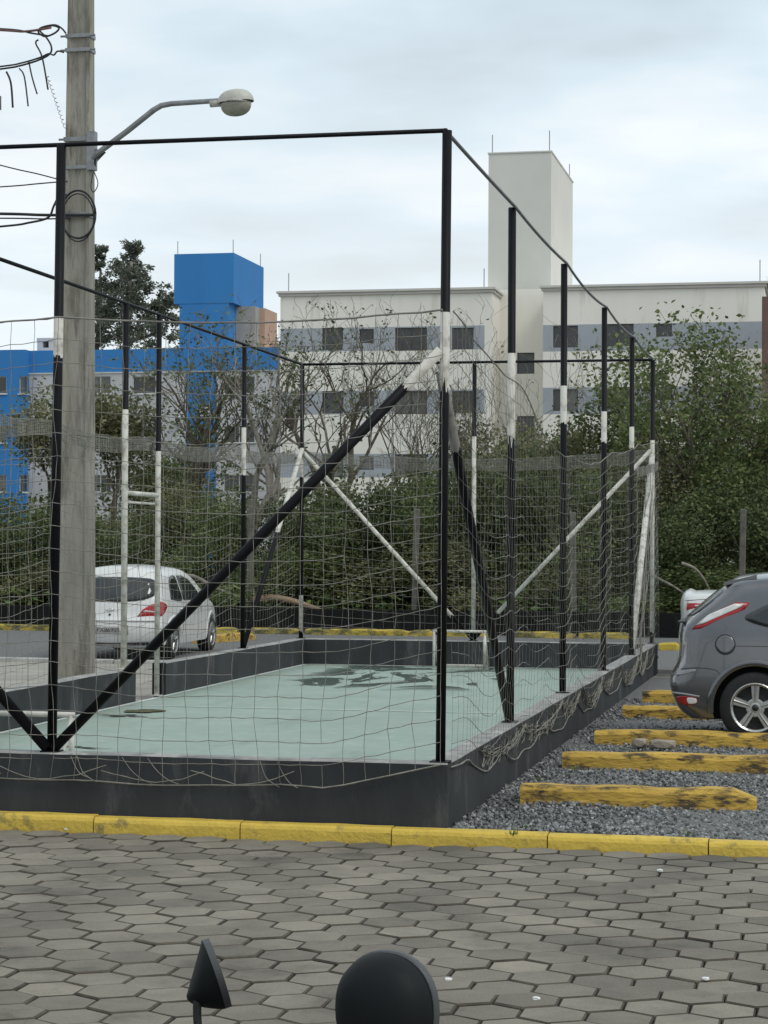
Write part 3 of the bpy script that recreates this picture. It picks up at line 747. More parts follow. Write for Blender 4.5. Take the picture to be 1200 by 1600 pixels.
# ------------------------------------------------------------------ utility pole with lamp
PD=24.6
pb_=at_z(118,857+1.76*FOC/PD,0)
def pole_pt(px,py): return at_y(px,py,pb_.y-.2)
up=empty('utility_pole',(pb_.x,pb_.y,-.05)); tag(up,'tall tapered concrete utility pole with a street lamp left of the court','utility pole')
s_m=PD/FOC
B=MB(); Hp=10.2; wb,wt=.395,.225
def hsec(w_):
    d=w_*.62; f=w_*.13; rc=.022
    return [(-w_/2,-d/2),(-w_/2+f,-d/2),(-w_/2+f+.012,-d/2+rc),(w_/2-f-.012,-d/2+rc),(w_/2-f,-d/2),(w_/2,-d/2),(w_/2,d/2),(w_/2-f,d/2),(w_/2-f-.012,d/2-rc),(-w_/2+f+.012,d/2-rc),(-w_/2+f,d/2),(-w_/2,d/2)]
vs=[];n_=14
for i in range(n_+1):
    t=i/n_; 
    for (x,y) in hsec(wb+(wt-wb)*t): vs.append((x+.006*t*Hp*.1,y,t*Hp))
fs=[]
for i in range(n_):
    for k in range(12):
        j=(k+1)%12; fs.append((i*12+k,i*12+j,(i+1)*12+j,(i+1)*12+k))
fs.append(tuple(n_*12+k for k in range(12)))
B.add(vs,fs); po=B.build('pole_shaft',M_concrete,up)
def loc(px,py,dy=0.):
    v=at_y(px,py,pb_.y+dy); return Vector((v.x-pb_.x,v.y-pb_.y,v.z+.05))
def wz(z): return wb+(wt-wb)*z/Hp
for (py,hh) in ((57,.03),(79,.03),(218,.035),(262,.03),(336,.04)):
    c=loc(122,py); w_=wz(c.z)+.02; d=w_*.64; B=MB()
    B.box(-w_/2,w_/2,-d/2,-d/2+.010,c.z-hh,c.z+hh*.4); B.box(-w_/2,w_/2,d/2-.010,d/2,c.z-hh,c.z+hh*.4); B.box(-w_/2-.006,-w_/2+.004,-d/2-.004,d/2+.004,c.z-hh,c.z+hh*.4); B.box(w_/2-.004,w_/2+.006,-d/2-.004,d/2+.004,c.z-hh,c.z+hh*.4)
    B.tube([(-w_/2-.07,-d/2+.02,c.z-.01),(-w_/2+.03,-d/2+.02,c.z-.01)],.013,6); B.tube([(w_/2-.03,-d/2+.02,c.z-.01),(w_/2+.06,-d/2+.02,c.z-.01)],.013,6)
    B.build('clamp_band',M_galv,up)
# lamp arm and head
la=MB(); A=[loc(146,246,-.1),loc(152,240,-.15),loc(200,204,-.25),loc(240,172,-.3),loc(252,165,-.3),loc(268,162,-.3),loc(345,157,-.35)]
la.tube(A,[.034]*4+[.033,.031,.028],10); a0=loc(146,235,-.06); la.box(a0.x-.06,a0.x+.03,a0.y-.06,a0.y+.05,loc(140,268).z,loc(140,208).z)
la.add([a0+Vector((.02,0,.02)),loc(166,238,-.15),loc(150,255,-.12),a0+Vector((.02,0,-.2)),a0+Vector((.02,.03,.02)),loc(166,238,-.12),loc(150,255,-.09),a0+Vector((.02,.03,-.2))],[(0,1,2,3),(4,7,6,5),(0,4,5,1),(1,5,6,2),(2,6,7,3)])
arm=la.build('lamp_arm',M_galv,up,smooth=False)
c=loc(369,160,-.35); 
def half_ell(up_,rx,ry,rz,n=20,m=8,ox=0):
    vs=[];fs=[]
    for i in range(m+1):
        e=(math.pi/2)*i/m; cr_=math.cos(e)**.75 if i<m else 0.001; z=math.sin(e)*rz*(1 if up_ else -1)
        for k in range(n):
            g=2*math.pi*k/n; x=math.cos(g)*rx*cr_; x=x if x>0 else x*1.05
            vs.append((x+ox,math.sin(g)*ry*cr_,z))
    for i in range(m):
        for k in range(n):
            j=(k+1)%n; f=(i*n+k,i*n+j,(i+1)*n+j,(i+1)*n+k); fs.append(f if up_ else f[::-1])
    return vs,fs
def tilt(vs,a,c): 
    rot=Matrix.Rotation(a,3,'Y'); return [rot@Vector(v)+c for v in vs]
B=MB(); vs,fs=half_ell(True,.205,.15,.145); B.add(tilt(vs,R(-4),c+Vector((0,0,0))),fs); B.tube([c+Vector((-.30,0,-.005)),c+Vector((-.17,0,.0))],.04,10)
B.lathe([(.155,-.012),(.163,-.006),(.163,.006),(.155,.012)],20,'Z',c+Vector((0,0,-.002)))
hd=B.build('lamp_head',mat('lamp_housing',(.50,.49,.44),(.36,.35,.30),6,rough=.5),up,smooth=True)
B=MB(); vs,fs=half_ell(False,.175,.13,.14); B.add(tilt(vs,R(-4),c+Vector((0,0,-.012))),fs); B.build('lamp_bowl',mat('lamp_bowl_glass',(.32,.31,.25),(.24,.23,.18),5,rough=.2,spec=.6),hd,smooth=True)
# loose cable ends hanging by the lamp bracket
B=MB(); B.tube(catmull([loc(146,268,-.12),loc(142,290,-.12),loc(145,300,-.12),loc(150,296,-.12),loc(153,285,-.12),loc(147,268,-.12)],5),.006,5); B.build('dangling_wire',M_cable,up)
# coil of spare cable hung on the pole
B=MB()
for (rx,cy_,rr,ph) in ((.22,335,.019,0),(.2,340,.012,.4)):
    cc=loc(122,cy_,-.17)
    pts=[cc+Vector((rx*math.cos(a)*.95,-.02*math.sin(a),.27*math.sin(a))) for a in [2*math.pi*k/28+ph for k in range(29)]]
    B.tube(pts,rr*.7,6)
B.build('cable_coil',M_cable,up,smooth=True)
c=loc(133,410,-.14); 
# wires running off to the left
def wire(pix, r, m, label, dy=-.15, name='cable'):
    pts=[at_y(px,py,pb_.y+dy) for (px,py) in pix]; B=MB(); B.tube(catmull(pts,6) if len(pts)>2 else pts,r,6); o=B.build(name,m,smooth=True); return tag(o,label,'cable','cables on the utility pole')
wire([(-200,36),(0,47),(40,49),(80,43)],.014,M_cable_red,'reddish service cable running left from the top of the pole')
wire([(-200,40),(0,45),(50,52),(75,56)],.011,M_cable,'dark twin of the reddish cable at the top of the pole')
wire([(103,52),(96,44),(85,39),(65,43),(60,50),(70,57),(85,52),(92,44),(80,40),(62,46),(72,58),(80,72),(78,84),(60,94),(30,103),(0,108),(-150,128)],.011,M_cable,'looped black cable with taps hanging below the top of the pole')
wire([(100,82),(90,80),(84,86),(76,84),(62,90),(35,98),(0,104),(-150,120)],.010,M_cable,'second black tap cable below the looped one on the pole')
wire([(60,62),(56,68),(66,90),(75,140)],.010,M_cable,'longest dangling cable end below the tap cables')
wire([(45,96),(50,120),(58,147)],.009,M_cable,'dangling cable end second from the longest one')
wire([(30,107),(38,120),(44,166)],.009,M_cable,'dangling cable end third from the pole side')
wire([(10,112),(17,130),(20,168)],.012,M_cable,'thick dangling cable end near the left frame edge')
wire([(1,150),(1,172)],.008,M_cable,'short cable end cut by the left frame edge')
pts=[]
for k in range(60):
    t=k/59; px=74+28*t; py=118+82*t; pts.append(at_y(px+2.6*math.sin(k*1.3),py+1.5*math.cos(k*1.3),pb_.y-.15))
B=MB(); B.tube(pts,.0035,4); tag(B.build('cable',M_rope,smooth=True),'thin curly wire dangling beside the top of the pole','cable','cables on the utility pole')
wire([(-200,205),(0,258),(60,272),(105,284)],.008,M_cable,'thin cable reaching the pole from the upper left')
wire([(-200,303),(0,292),(60,287),(105,283)],.008,M_cable,'thin cable just below the one from the upper left')
wire([(-200,333),(0,334),(70,336),(148,336)],.018,M_cable,'thick black cable bundle crossing the pole at the coil')
wire([(-200,342),(0,341),(70,342),(110,341)],.009,M_cable,'thin cable under the thick bundle at the coil')
wire([(-200,370),(0,354),(45,348),(75,340),(84,322),(92,308),(104,304)],.013,M_cable,'black cable sagging below the bundle and looping up to the pole')

# ------------------------------------------------------------------ cars
class Car:
    def __init__(s, rear, top, front, bottom, hw, belt, roof, tumble, rnd=.10, bulge_r=.10, bulge_f=.14, taper=.13):
        s.rear=catmull([(a,0,c) for a,c in rear],5); s.top=catmull([(a,0,c) for a,c in top],6); s.front=catmull([(a,0,c) for a,c in front],5); s.bot=[Vector((a,0,c)) for a,c in bottom]
        s.hw=hw; s.belt=belt; s.roof=roof; s.tum=tumble; s.rnd=rnd; s.br=bulge_r; s.bf=bulge_f; s.tap=taper
        s.L=max(p.x for p in s.front); s.sil=s.rear+s.top+s.front[::-1]
    @staticmethod
    def samp(c,t):
        L_=[0]
        for i in range(1,len(c)): L_.append(L_[-1]+(c[i]-c[i-1]).length)
        d=t*L_[-1]
        for i in range(1,len(c)):
            if d<=L_[i]+1e-9:
                k=(d-L_[i-1])/max(1e-9,L_[i]-L_[i-1]); return c[i-1].lerp(c[i],k)
        return c[-1].copy()
    def w0(s,x,z):
        xc=s.L/2; q=abs(x-xc)/xc; w_=s.hw*(1-s.tap*q**4)
        if z<.45: w_*=1-.10*((.45-z)/.45)**1.5
        elif z<s.belt: w_*=1-.03*((z-.45)/(s.belt-.45))**2
        else: w_*=.97-s.tum*((z-s.belt)/(s.roof-s.belt))**1.15
        return w_
    def dist(s,x,z):
        p=Vector((x,0,z)); d=9
        for i in range(len(s.sil)-1):
            a=s.sil[i];b=s.sil[i+1];ab=b-a; t=max(0,min(1,(p-a).dot(ab)/max(1e-9,ab.length_squared))); d=min(d,(a+ab*t-p).length)
        return d
    def y(s,x,z):
        d=s.dist(x,z); w_=s.w0(x,z); r=s.rnd
        if d<r: w_-=r*(1-math.sqrt(max(0,1-(1-d/r)**2)))
        return w_
    def body(s, mat_, liner, arches, parent):
        ns,nt_=46,24; B=MB()
        cs=lambda t:.5-.5*math.cos(math.pi*t)
        P={}
        for i in range(ns+1):
            for j in range(nt_+1):
                u=i/ns; u=.35*cs(u)+.65*u; v=cs(j/nt_)*.6+.4*j/nt_
                b_,t_=s.samp(s.bot,u),s.samp(s.top,u); l_,r_=s.samp(s.rear,v),s.samp(s.front,v)
                p=(b_*(1-v)+t_*v)+(l_*(1-u)+r_*u)-(s.bot[0]*(1-u)*(1-v)+s.bot[-1]*u*(1-v)+s.top[0]*(1-u)*v+s.top[-1]*u*v)
                P[i,j]=p
        idx={}
        for sd_ in (-1,1):
            for i in range(ns+1):
                for j in range(nt_+1):
                    p=P[i,j]; edge=i in (0,ns) or j in (0,nt_); d_y=(s.w0(p.x,p.z)-s.rnd) if edge else s.y(p.x,p.z)
                    idx[sd_,i,j]=len(B.v); B.v.append((p.x,sd_*d_y,p.z))
            for i in range(ns):
                for j in range(nt_):
                    f=(idx[sd_,i,j],idx[sd_,i+1,j],idx[sd_,i+1,j+1],idx[sd_,i,j+1]); B.f.append(f if sd_<0 else f[::-1])
        loop=[(0,j) for j in range(nt_+1)]+[(i,nt_) for i in range(1,ns+1)]+[(ns,j) for j in range(nt_-1,-1,-1)]+[(i,0) for i in range(ns-1,0,-1)]
        nj=12; n=len(loop); strip=[]
        for k,(i,j) in enumerate(loop):
            p=P[i,j]; a=P[loop[(k-1)%n]]; b_=P[loop[(k+1)%n]]; t=(b_-a); nn=Vector((-t.z,0,t.x)).normalized()
            we=s.w0(p.x,p.z)-s.rnd; row=[idx[-1,i,j]]
            am=.0
            if i==0: am=s.br*(.35+.65*min(1,j/3))
            elif i==ns: am=s.bf
            elif j==nt_: am=.045
            if i in (0,ns) and j==0: am*=.5
            for q in range(1,nj):
                e=-1+2*q/nj; o_=nn*am*(1-e*e); row.append(len(B.v)); B.v.append((p.x+o_.x,e*we,p.z+o_.z))
            row.append(idx[1,i,j]); strip.append(row)
        for k in range(n):
            a=strip[k]; b_=strip[(k+1)%n]
            for q in range(nj): B.f.append((a[q],b_[q],b_[q+1],a[q+1]))
        B.mi=[0]*len(B.f)
        o=B.build('body',[mat_,liner],parent,smooth=True)
        bm=bmesh.new(); bm.from_mesh(o.data); bmesh.ops.remove_doubles(bm,verts=bm.verts,dist=.0005); bmesh.ops.recalc_face_normals(bm,faces=bm.faces); bm.to_mesh(o.data); bm.free()
        C_=MB()
        for (ax,az,ar) in arches:
            for sd_ in (-1,1):
                C_.lathe([(ar,0),(ar,.30)] if sd_>0 else [(ar,-.30),(ar,0)],36,'Y',(ax,sd_*(s.hw-.22) ,az),close=True)
        co=C_.build('cutter',[mat_,liner]); co.data.polygons.foreach_set('material_index',[1]*len(co.data.polygons)); co.parent=parent
        cm=bmesh.new(); cm.from_mesh(co.data); bmesh.ops.recalc_face_normals(cm,faces=cm.faces); cm.to_mesh(co.data); cm.free()
        md=o.modifiers.new('cut','BOOLEAN'); md.object=co; md.operation='DIFFERENCE'; md.solver='EXACT'
        dg=bpy.context.evaluated_depsgraph_get(); dg.update(); me=bpy.data.meshes.new_from_object(o.evaluated_get(dg)); o.modifiers.clear(); o.data=me
        bpy.data.objects.remove(co); 
        me.polygons.foreach_set('use_smooth',[True]*len(me.polygons))
        try: me.set_sharp_from_angle(angle=R(38))
        except Exception: pass
        return o
    def side_patch(s, poly, name, m, parent, side=-1, off=.006, rings=4, k=5, smoothpoly=True, th=.02):
        pts=catmull([(a,0,c) for a,c in poly],k,True) if smoothpoly else [Vector((a,0,c)) for a,c in poly]
        n=len(pts); c=sum(pts,Vector())/n; B=MB()
        vs=[]
        for p in pts: vs.append((p.x,side*(s.y(p.x,p.z)+off-th),p.z))
        for r_ in range(rings):
            f=1-r_/rings
            for p in pts:
                q=c+(p-c)*f; vs.append((q.x,side*(s.y(q.x,q.z)+off),q.z))
        vs.append((c.x,side*(s.y(c.x,c.z)+off),c.z)); fs=[]
        for r_ in range(rings):
            for i in range(n):
                j=(i+1)%n; fs.append((r_*n+i,r_*n+j,(r_+1)*n+j,(r_+1)*n+i))
        for i in range(n): fs.append((rings*n+i,rings*n+(i+1)%n,(rings+1)*n))
        B.add(vs,fs); return B.build(name,m,parent,smooth=True)
    def rear_x(s,y,z):
        x=None
        if getattr(s,'_e',None) is None:
            s._e=[]; R_=s.rear
            for i,p in enumerate(R_):
                t=R_[min(i+1,len(R_)-1)]-R_[max(i-1,0)]; s._e.append((p,Vector((-t.z,0,t.x)).normalized()))
        xs=[]
        for (p,nn) in s._e:
            we=s.w0(p.x,p.z)-s.rnd; e=min(1,abs(y)/we); q=p+nn*s.br*(1-e*e); xs.append((q,abs(y)-we))
        for i in range(len(xs)-1):
            a,b_=xs[i][0],xs[i+1][0]
            if a.z<=z<=b_.z:
                k=(z-a.z)/max(1e-9,b_.z-a.z); x0=a.x+(b_.x-a.x)*k; d=xs[i][1]
                if d>0: d=min(d,s.rnd*.98); x0+=s.rnd*(1-math.sqrt(max(0,1-(d/s.rnd)**2)))
                return x0
        for i in range(len(s.rear)-1):
            a,b_=s.rear[i],s.rear[i+1]
            if min(a.z,b_.z)<=z<=max(a.z,b_.z): x=a.x+(b_.x-a.x)*(z-a.z)/max(1e-9,(b_.z-a.z)); break
        if x is None: x=s.rear[-1].x if z>s.rear[-1].z else s.rear[0].x
        we=s.w0(x,z)-s.rnd; e=y/we
        if abs(e)<=1: return x-s.br*(1-e*e)
        d=min(s.rnd*.98,abs(y)-we); return x+s.rnd*(1-math.sqrt(max(0,1-(d/s.rnd)**2)))
    def rear_patch(s, poly, name, m, parent, off=.008, rings=5, k=5, sm=True, th=.02):
        pts=catmull([(0,a,c) for a,c in poly],k,True) if sm else [Vector((0,a,c)) for a,c in poly]
        n=len(pts); c=sum(pts,Vector())/n; vs=[(s.rear_x(p.y,p.z)-off+th,p.y,p.z) for p in pts]
        for r_ in range(rings):
            f=1-r_/rings
            for p in pts:
                q=c+(p-c)*f; vs.append((s.rear_x(q.y,q.z)-off,q.y,q.z))
        vs.append((s.rear_x(c.y,c.z)-off,c.y,c.z)); fs=[]
        for r_ in range(rings):
            for i in range(n):
                j=(i+1)%n; fs.append((r_*n+i,r_*n+j,(r_+1)*n+j,(r_+1)*n+i))
        for i in range(n): fs.append((rings*n+i,rings*n+(i+1)%n,(rings+1)*n))
        B=MB(); B.add(vs,fs); return B.build(name,m,parent,smooth=True)
def wheel(parent, x, y, z, r, side, spokes=5, m=M_alloy):
    """side -1: outer face towards -y"""
    w_=empty('wheel',(x,y,z)); w_.parent=parent
    B=MB(); B.lathe([(r*.66,-.10),(r*.90,-.105),(r*.985,-.08),(r,-.04),(r,.04),(r*.985,.08),(r*.90,.105),(r*.66,.10)],40,'Y'); B.lathe([(r*.66,-.10),(r*.66,.10)],40,'Y'); t=B.build('tyre',M_rubber,w_,smooth=True)
    B=MB(); q=side
    B.lathe([(r*.70,q*.100),(r*.67,q*.108),(r*.62,q*.095),(r*.60,q*.02)],40,'Y')
    for k in range(spokes):
        a=2*math.pi*k/spokes+math.pi/2; ca,sa=math.cos(a),math.sin(a)
        def P(rr,tt,yy): return (rr*ca-tt*sa, q*yy, rr*sa+tt*ca)
        w1,w2=r*.075,r*.115
        vs=[P(r*.10,-w1,.090),P(r*.10,w1,.090),P(r*.65,w2,.092),P(r*.65,-w2,.092),P(r*.10,-w1*1.3,.04),P(r*.10,w1*1.3,.04),P(r*.65,w2*1.2,.04),P(r*.65,-w2*1.2,.04)]
        B.add(vs,[(0,1,2,3),(0,4,5,1),(1,5,6,2),(2,6,7,3),(3,7,4,0)])
        B.add([P(r*.16,-w1*.35,.089),P(r*.16,w1*.35,.089),P(r*.62,w2*.35,.0915),P(r*.62,-w2*.35,.0915),P(r*.16,0,.104),P(r*.62,0,.104)],[(0,4,5,3),(4,1,2,5),(0,1,4),(3,5,2)])
        # bolt
        B.lathe([(.012,q*.085),(.012,q*.097)],8,'Y',(r*.20*math.cos(a+.63),0,r*.20*math.sin(a+.63)),close=True)
    B.lathe([(r*.26,q*.06),(r*.26,q*.086),(r*.10,q*.092),(.004,q*.092)],24,'Y')
    B.build('rim',m,w_)
    B=MB(); B.lathe([(r*.62,q*.005),(r*.02,q*.005)],24,'Y'); B.lathe([(r*.40,q*.02),(r*.40,q*.028),(r*.1,q*.028)],24,'Y'); B.build('brake_disc',mat('brake_dark',(.06,.06,.06),(.03,.03,.03),8,rough=.6,metal=.5),w_)
    B=MB(); B.lathe([(r*.095,q*.092),(r*.09,q*.10),(.003,q*.102)],20,'Y'); B.build('hub_cap',M_plastic,w_,smooth=True)
    return w_
def arch_lip(parent, car, x, z, r, m, side=-1):
    vs=[]; B=MB(); pts_o=[];n=30
    for k in range(n+1):
        a=R(-8)+R(196)*k/n; p=(x+r*math.cos(a),z+r*math.sin(a)); p2=(x+(r+.055)*math.cos(a),z+(r+.055)*math.sin(a))
        vs+= [(p[0],side*(car.y(*p)-.05),p[1]),(p[0],side*(car.y(*p)+.014),p[1]),(p2[0],side*(car.y(*p2)+.012),p2[1]),(p2[0]+.006*math.cos(a),side*(car.y(*p2)-.004),p2[1]+.006*math.sin(a))]
    fs=[]
    for k in range(n):
        for q in range(3): fs.append((k*4+q,k*4+q+1,(k+1)*4+q+1,(k+1)*4+q))
    B.add(vs,fs); return B.build('wheel_arch',m,parent,smooth=True)
def seam(car, pts, parent, side=-1, name='panel_seam', r=.004, m=None, closed=False):
    P=catmull([(a,0,c) for a,c in pts],6,closed)
    if closed: P.append(P[0])
    B=MB(); B.tube([(p.x,side*(car.y(p.x,p.z)+.0005),p.z) for p in P],r,5); return B.build(name,m or M_plastic,parent)

def carpaint(name,c,metal,rough=.3):
    return mat(name,c,tuple(x*.88 for x in c),3,rough=rough,metal=metal,coat=.6,spec=.5)
M_liner=mat('wheel_housing',(.012,.012,.012),(.008,.008,.008),8,rough=.95)
# --- grey hatchback, tail towards the court wall, facing +x
M_grey=carpaint('grey_car_paint',(.150,.152,.158),.7,.22)
gw=at_z(1180,1160,0)
G=empty('parked_hatchback',(gw.x-.80,gw.y+.885,-.012)); tag(G,'dark grey hatchback on the right lot with its tail over the yellow dividers','car')
gc=Car(rear=[(.22,.20),(.11,.30),(.05,.45),(.05,.58),(.11,.66),(.13,.80),(.135,.95),(.155,1.04),(.20,1.09),(.37,1.24),(.58,1.41)],
       top=[(.58,1.41),(.63,1.455),(.95,1.495),(1.5,1.515),(2.1,1.495),(2.55,1.40),(3.05,1.14),(3.32,1.03),(3.8,.95),(4.12,.84)],
       front=[(4.10,.20),(4.20,.30),(4.26,.48),(4.24,.62),(4.12,.84)], bottom=[(.17,.20),(1.2,.19),(3,.19),(4.10,.20)],
       hw=.91,belt=.98,roof=1.51,tumble=.21,rnd=.10,bulge_r=.06)
wr=.322
gc.body(M_grey,M_liner,[(.80,wr,.385),(3.44,wr,.385)],G)
for x in (.80,3.44):
    for sd_ in (-1,1): wheel(G,x,sd_*.79,wr,wr,sd_)
    for sd_ in (-1,1): arch_lip(G,gc,x,wr,.375,M_grey,sd_)
for sd_ in (-1,1):
    gc.side_patch([(.70,1.13),(.90,1.05),(1.15,1.03),(1.32,1.04),(1.34,1.2),(1.30,1.37),(1.10,1.34),(.90,1.25)],'quarter_window',M_carglass,G,sd_)
    gc.side_patch([(1.40,1.05),(2.12,1.03),(2.14,1.2),(2.10,1.41),(1.75,1.425),(1.38,1.40)],'door_window',M_carglass,G,sd_,smoothpoly=False)
    gc.side_patch([(2.20,1.03),(2.95,1.02),(2.75,1.17),(2.48,1.33),(2.18,1.405)],'door_window',M_carglass,G,sd_,smoothpoly=False)
    tl=gc.side_patch([(.225,1.02),(.30,1.025),(.70,1.205),(.745,1.265),(.62,1.265),(.38,1.155)],'tail_light',M_red,G,sd_,off=.004,smoothpoly=False)
    gc.side_patch([(.255,1.055),(.32,1.068),(.67,1.228),(.69,1.252),(.61,1.255),(.38,1.155)],'clear_lens',M_lens,tl,sd_,off=.010,smoothpoly=False,th=.006)
    fl=gc.side_patch([(.53+.088*math.cos(a),.885+.088*math.sin(a)) for a in [2*math.pi*k/18 for k in range(18)]],'fuel_flap',M_grey,G,sd_,off=.002,th=.004)
    seam(gc,[(.53+.090*math.cos(a),.885+.090*math.sin(a)) for a in [2*math.pi*k/18 for k in range(18)]],fl,sd_,'flap_seam',.0035,closed=True)
    B=MB(); B.lathe([(.014,0),(.014,.006),(.002,.012)],10,'Y',(.455,sd_*(gc.y(.455,.885)+.002),.885)); B.build('flap_lock',M_chrome,fl)
    seam(gc,[(.13,.655),(.28,.67),(.44,.655),(.50,.60)],G,sd_)
    seam(gc,[(.62,.875),(1.1,.875),(2.0,.88),(3.2,.88)],G,sd_,'crease',.003)
    seam(gc,[(1.36,1.0),(1.34,.8),(1.30,.60),(1.25,.32)],G,sd_); seam(gc,[(2.16,1.0),(2.17,.7),(2.15,.3)],G,sd_)
    sp=gc.side_patch([(.10,.405),(.26,.40),(.27,.345),(.13,.335)],'rear_reflector',M_red,G,sd_,off=.004)
    gc.side_patch([(.19,.395),(.265,.39),(.268,.35),(.20,.345)],'clear_lens',M_lens,sp,sd_,off=.008,th=.006)
    seam(gc,[(.05,.435),(.16,.43),(.30,.41)],G,sd_,'bumper_trim',.010,M_galv)
    gc.side_patch([(.045,.60),(.10,.635),(.24,.655),(.26,.64),(.13,.605)],'bumper_shelf',mat('bumper_shelf_grey',(.3,.3,.3),(.22,.22,.22),6,rough=.35),G,sd_,off=.010)
gc.rear_patch([(-.56,1.14),(.56,1.14),(.50,1.38),(-.50,1.38)],'rear_window',M_carglass,G)
gc.rear_patch([(-.26,.70),(.26,.70),(.26,.82),(-.26,.82)],'number_plate',M_white_tube,G,sm=False)
B=MB(); B.add([(.50,-.56,1.442),(.50,.56,1.442),(.80,.58,1.515),(.80,-.58,1.515),(.50,-.56,1.415),(.50,.56,1.415),(.80,.58,1.47),(.80,-.58,1.47)],[(0,1,2,3),(4,7,6,5),(0,4,5,1),(1,5,6,2),(2,6,7,3),(3,7,4,0)]); B.build('roof_spoiler',M_grey,G)
B=MB(); B.box(.08,.17,-.55,.55,1.065,1.08); B.build('tailgate_lip',M_plastic,G)
for sd_ in (-1,1):
    B=MB(); B.tube([(.95,sd_*.56,1.50),(1.0,sd_*.56,1.535),(2.0,sd_*.56,1.545),(2.05,sd_*.56,1.505)],.016,8); B.build('roof_rail',M_plastic,G)

# --- white hatchback at the back left, tail towards the camera, facing +y
M_wcar=carpaint('white_car_paint',(.72,.72,.70),0.,.35)
rc=at_z(171,1029,0)
WC=empty('white_hatchback',(rc.x,rc.y,-.03),R(90+3.5)); WC.scale=(1,1,.955); tag(WC,'white hatchback parked beyond the court gate with its tail to the camera','car')
wc=Car(rear=[(.16,.24),(.09,.34),(.05,.50),(.055,.60),(.10,.68),(.125,.85),(.16,.98),(.24,1.14),(.36,1.34),(.42,1.42)],
       top=[(.42,1.42),(.50,1.45),(1.0,1.478),(1.5,1.48),(2.0,1.44),(2.4,1.32),(2.85,1.06),(3.1,.97),(3.55,.88),(3.78,.76)],
       front=[(3.78,.22),(3.86,.32),(3.90,.45),(3.88,.60),(3.78,.76)], bottom=[(.16,.24),(1.2,.21),(2.8,.21),(3.78,.22)],
       hw=.855,belt=.93,roof=1.48,tumble=.20,rnd=.13,bulge_r=.11)
r2_=.30
wc.body(M_wcar,M_liner,[(.70,r2_,.36),(3.22,r2_,.36)],WC)
for x in (.70,3.22):
    for sd_ in (-1,1): wheel(WC,x,sd_*.745,r2_,r2_,sd_)
    for sd_ in (-1,1): arch_lip(WC,wc,x,r2_,.35,M_wcar,sd_)
wc.rear_patch([(-.62,1.02),(-.40,.955),(0,.94),(.40,.955),(.62,1.02),(.66,1.12),(.62,1.22),(.55,1.31),(0,1.335),(-.55,1.31),(-.62,1.22),(-.66,1.12)],'rear_window',M_carglass,WC,k=3)
for sd_ in (-1,1):
    wc.side_patch([(.62,1.0),(.75,.955),(1.22,.94),(1.22,1.15),(1.18,1.33),(.95,1.345),(.75,1.25)],'door_window',M_carglass,WC,sd_)
    wc.side_patch([(1.30,.94),(2.22,.93),(2.45,.965),(2.25,1.12),(1.95,1.28),(1.60,1.345),(1.29,1.345)],'door_window',M_carglass,WC,sd_,smoothpoly=False)
    t_=wc.rear_patch([(sd_*.42,.705),(sd_*.745,.70),(sd_*.77,.80),(sd_*.755,.93),(sd_*.62,.90),(sd_*.50,.82)],'tail_light',M_red,WC,sm=False,off=.010)
    wc.rear_patch([(sd_*.50,.785),(sd_*.745,.765),(sd_*.75,.79),(sd_*.54,.805)],'clear_lens',M_lens,t_,sm=False,off=.016,th=.006)
    wc.side_patch([(.13,.72),(.26,.75),(.40,.86),(.30,.92),(.16,.93)],'tail_light',M_red,WC,sd_,off=.006)
    seam(wc,[(1.26,.93),(1.25,.7),(1.20,.45),(1.05,.32)],WC,sd_); seam(wc,[(2.2,.92),(2.24,.7),(2.2,.28)],WC,sd_)
    for hx in (1.12,2.02):
        B=MB(); yy=sd_*(wc.y(hx,.80)+.022); B.tube([(hx-.09,yy-sd_*.02,.80),(hx-.07,yy,.80),(hx+.06,yy,.80),(hx+.08,yy-sd_*.02,.80)],.013,8); B.build('door_handle',M_wcar,WC,smooth=True)
    B=MB(); yy=sd_*(wc.y(2.3,.98)); 
    B.cbox(2.26,2.42,min(yy+sd_*.02,yy+sd_*.20),max(yy+sd_*.02,yy+sd_*.20),.96,1.09,.03); B.build('wing_mirror',M_plastic,WC)
# bumper, plate and badge
wc.rear_patch([(-.70,.635),(.70,.635),(.70,.655),(-.70,.655)],'bumper_edge',M_wcar,WC,sm=False,off=.030,th=.04)
wc.rear_patch([(-.30,.415),(.30,.415),(.30,.57),(-.30,.57)],'plate_recess',mat('plate_recess_grey',(.28,.28,.28),(.2,.2,.2),5,rough=.6),WC,sm=False,off=.010)
pl_=wc.rear_patch([(-.20,.43),(.20,.43),(.20,.555),(-.20,.555)],'number_plate',mat('plate_grey',(.50,.50,.48),(.42,.42,.40),5,rough=.5),WC,sm=False,off=.018)
def text_mesh(txt,size,name,m,parent,loc_,rot):
    cu=bpy.data.curves.new('lettering','FONT'); cu.body=txt; cu.size=size; cu.align_x='CENTER'; cu.align_y='CENTER'; cu.extrude=.001
    t=bpy.data.objects.new('lettering',cu); col.objects.link(t); dg=bpy.context.evaluated_depsgraph_get(); dg.update()
    me=bpy.data.meshes.new_from_object(t.evaluated_get(dg)); bpy.data.objects.remove(t); me.materials.append(m)
    o=bpy.data.objects.new(name,me); col.objects.link(o); o.parent=parent; o.location=loc_; o.rotation_euler=rot; return o
for tx_,yy in (('PXB',.095),('6905',-.085)): text_mesh(tx_,.098,'lettering',M_plastic,pl_,(wc.rear_x(0,.49)-.030,yy,.492),(R(90),0,R(-90)))
wc.rear_patch([(-.075,.815),(-.03,.825),(0,.842),(.03,.825),(.075,.815),(.03,.808),(0,.795),(-.03,.808)],'badge',M_chrome,WC,sm=False,off=.016)
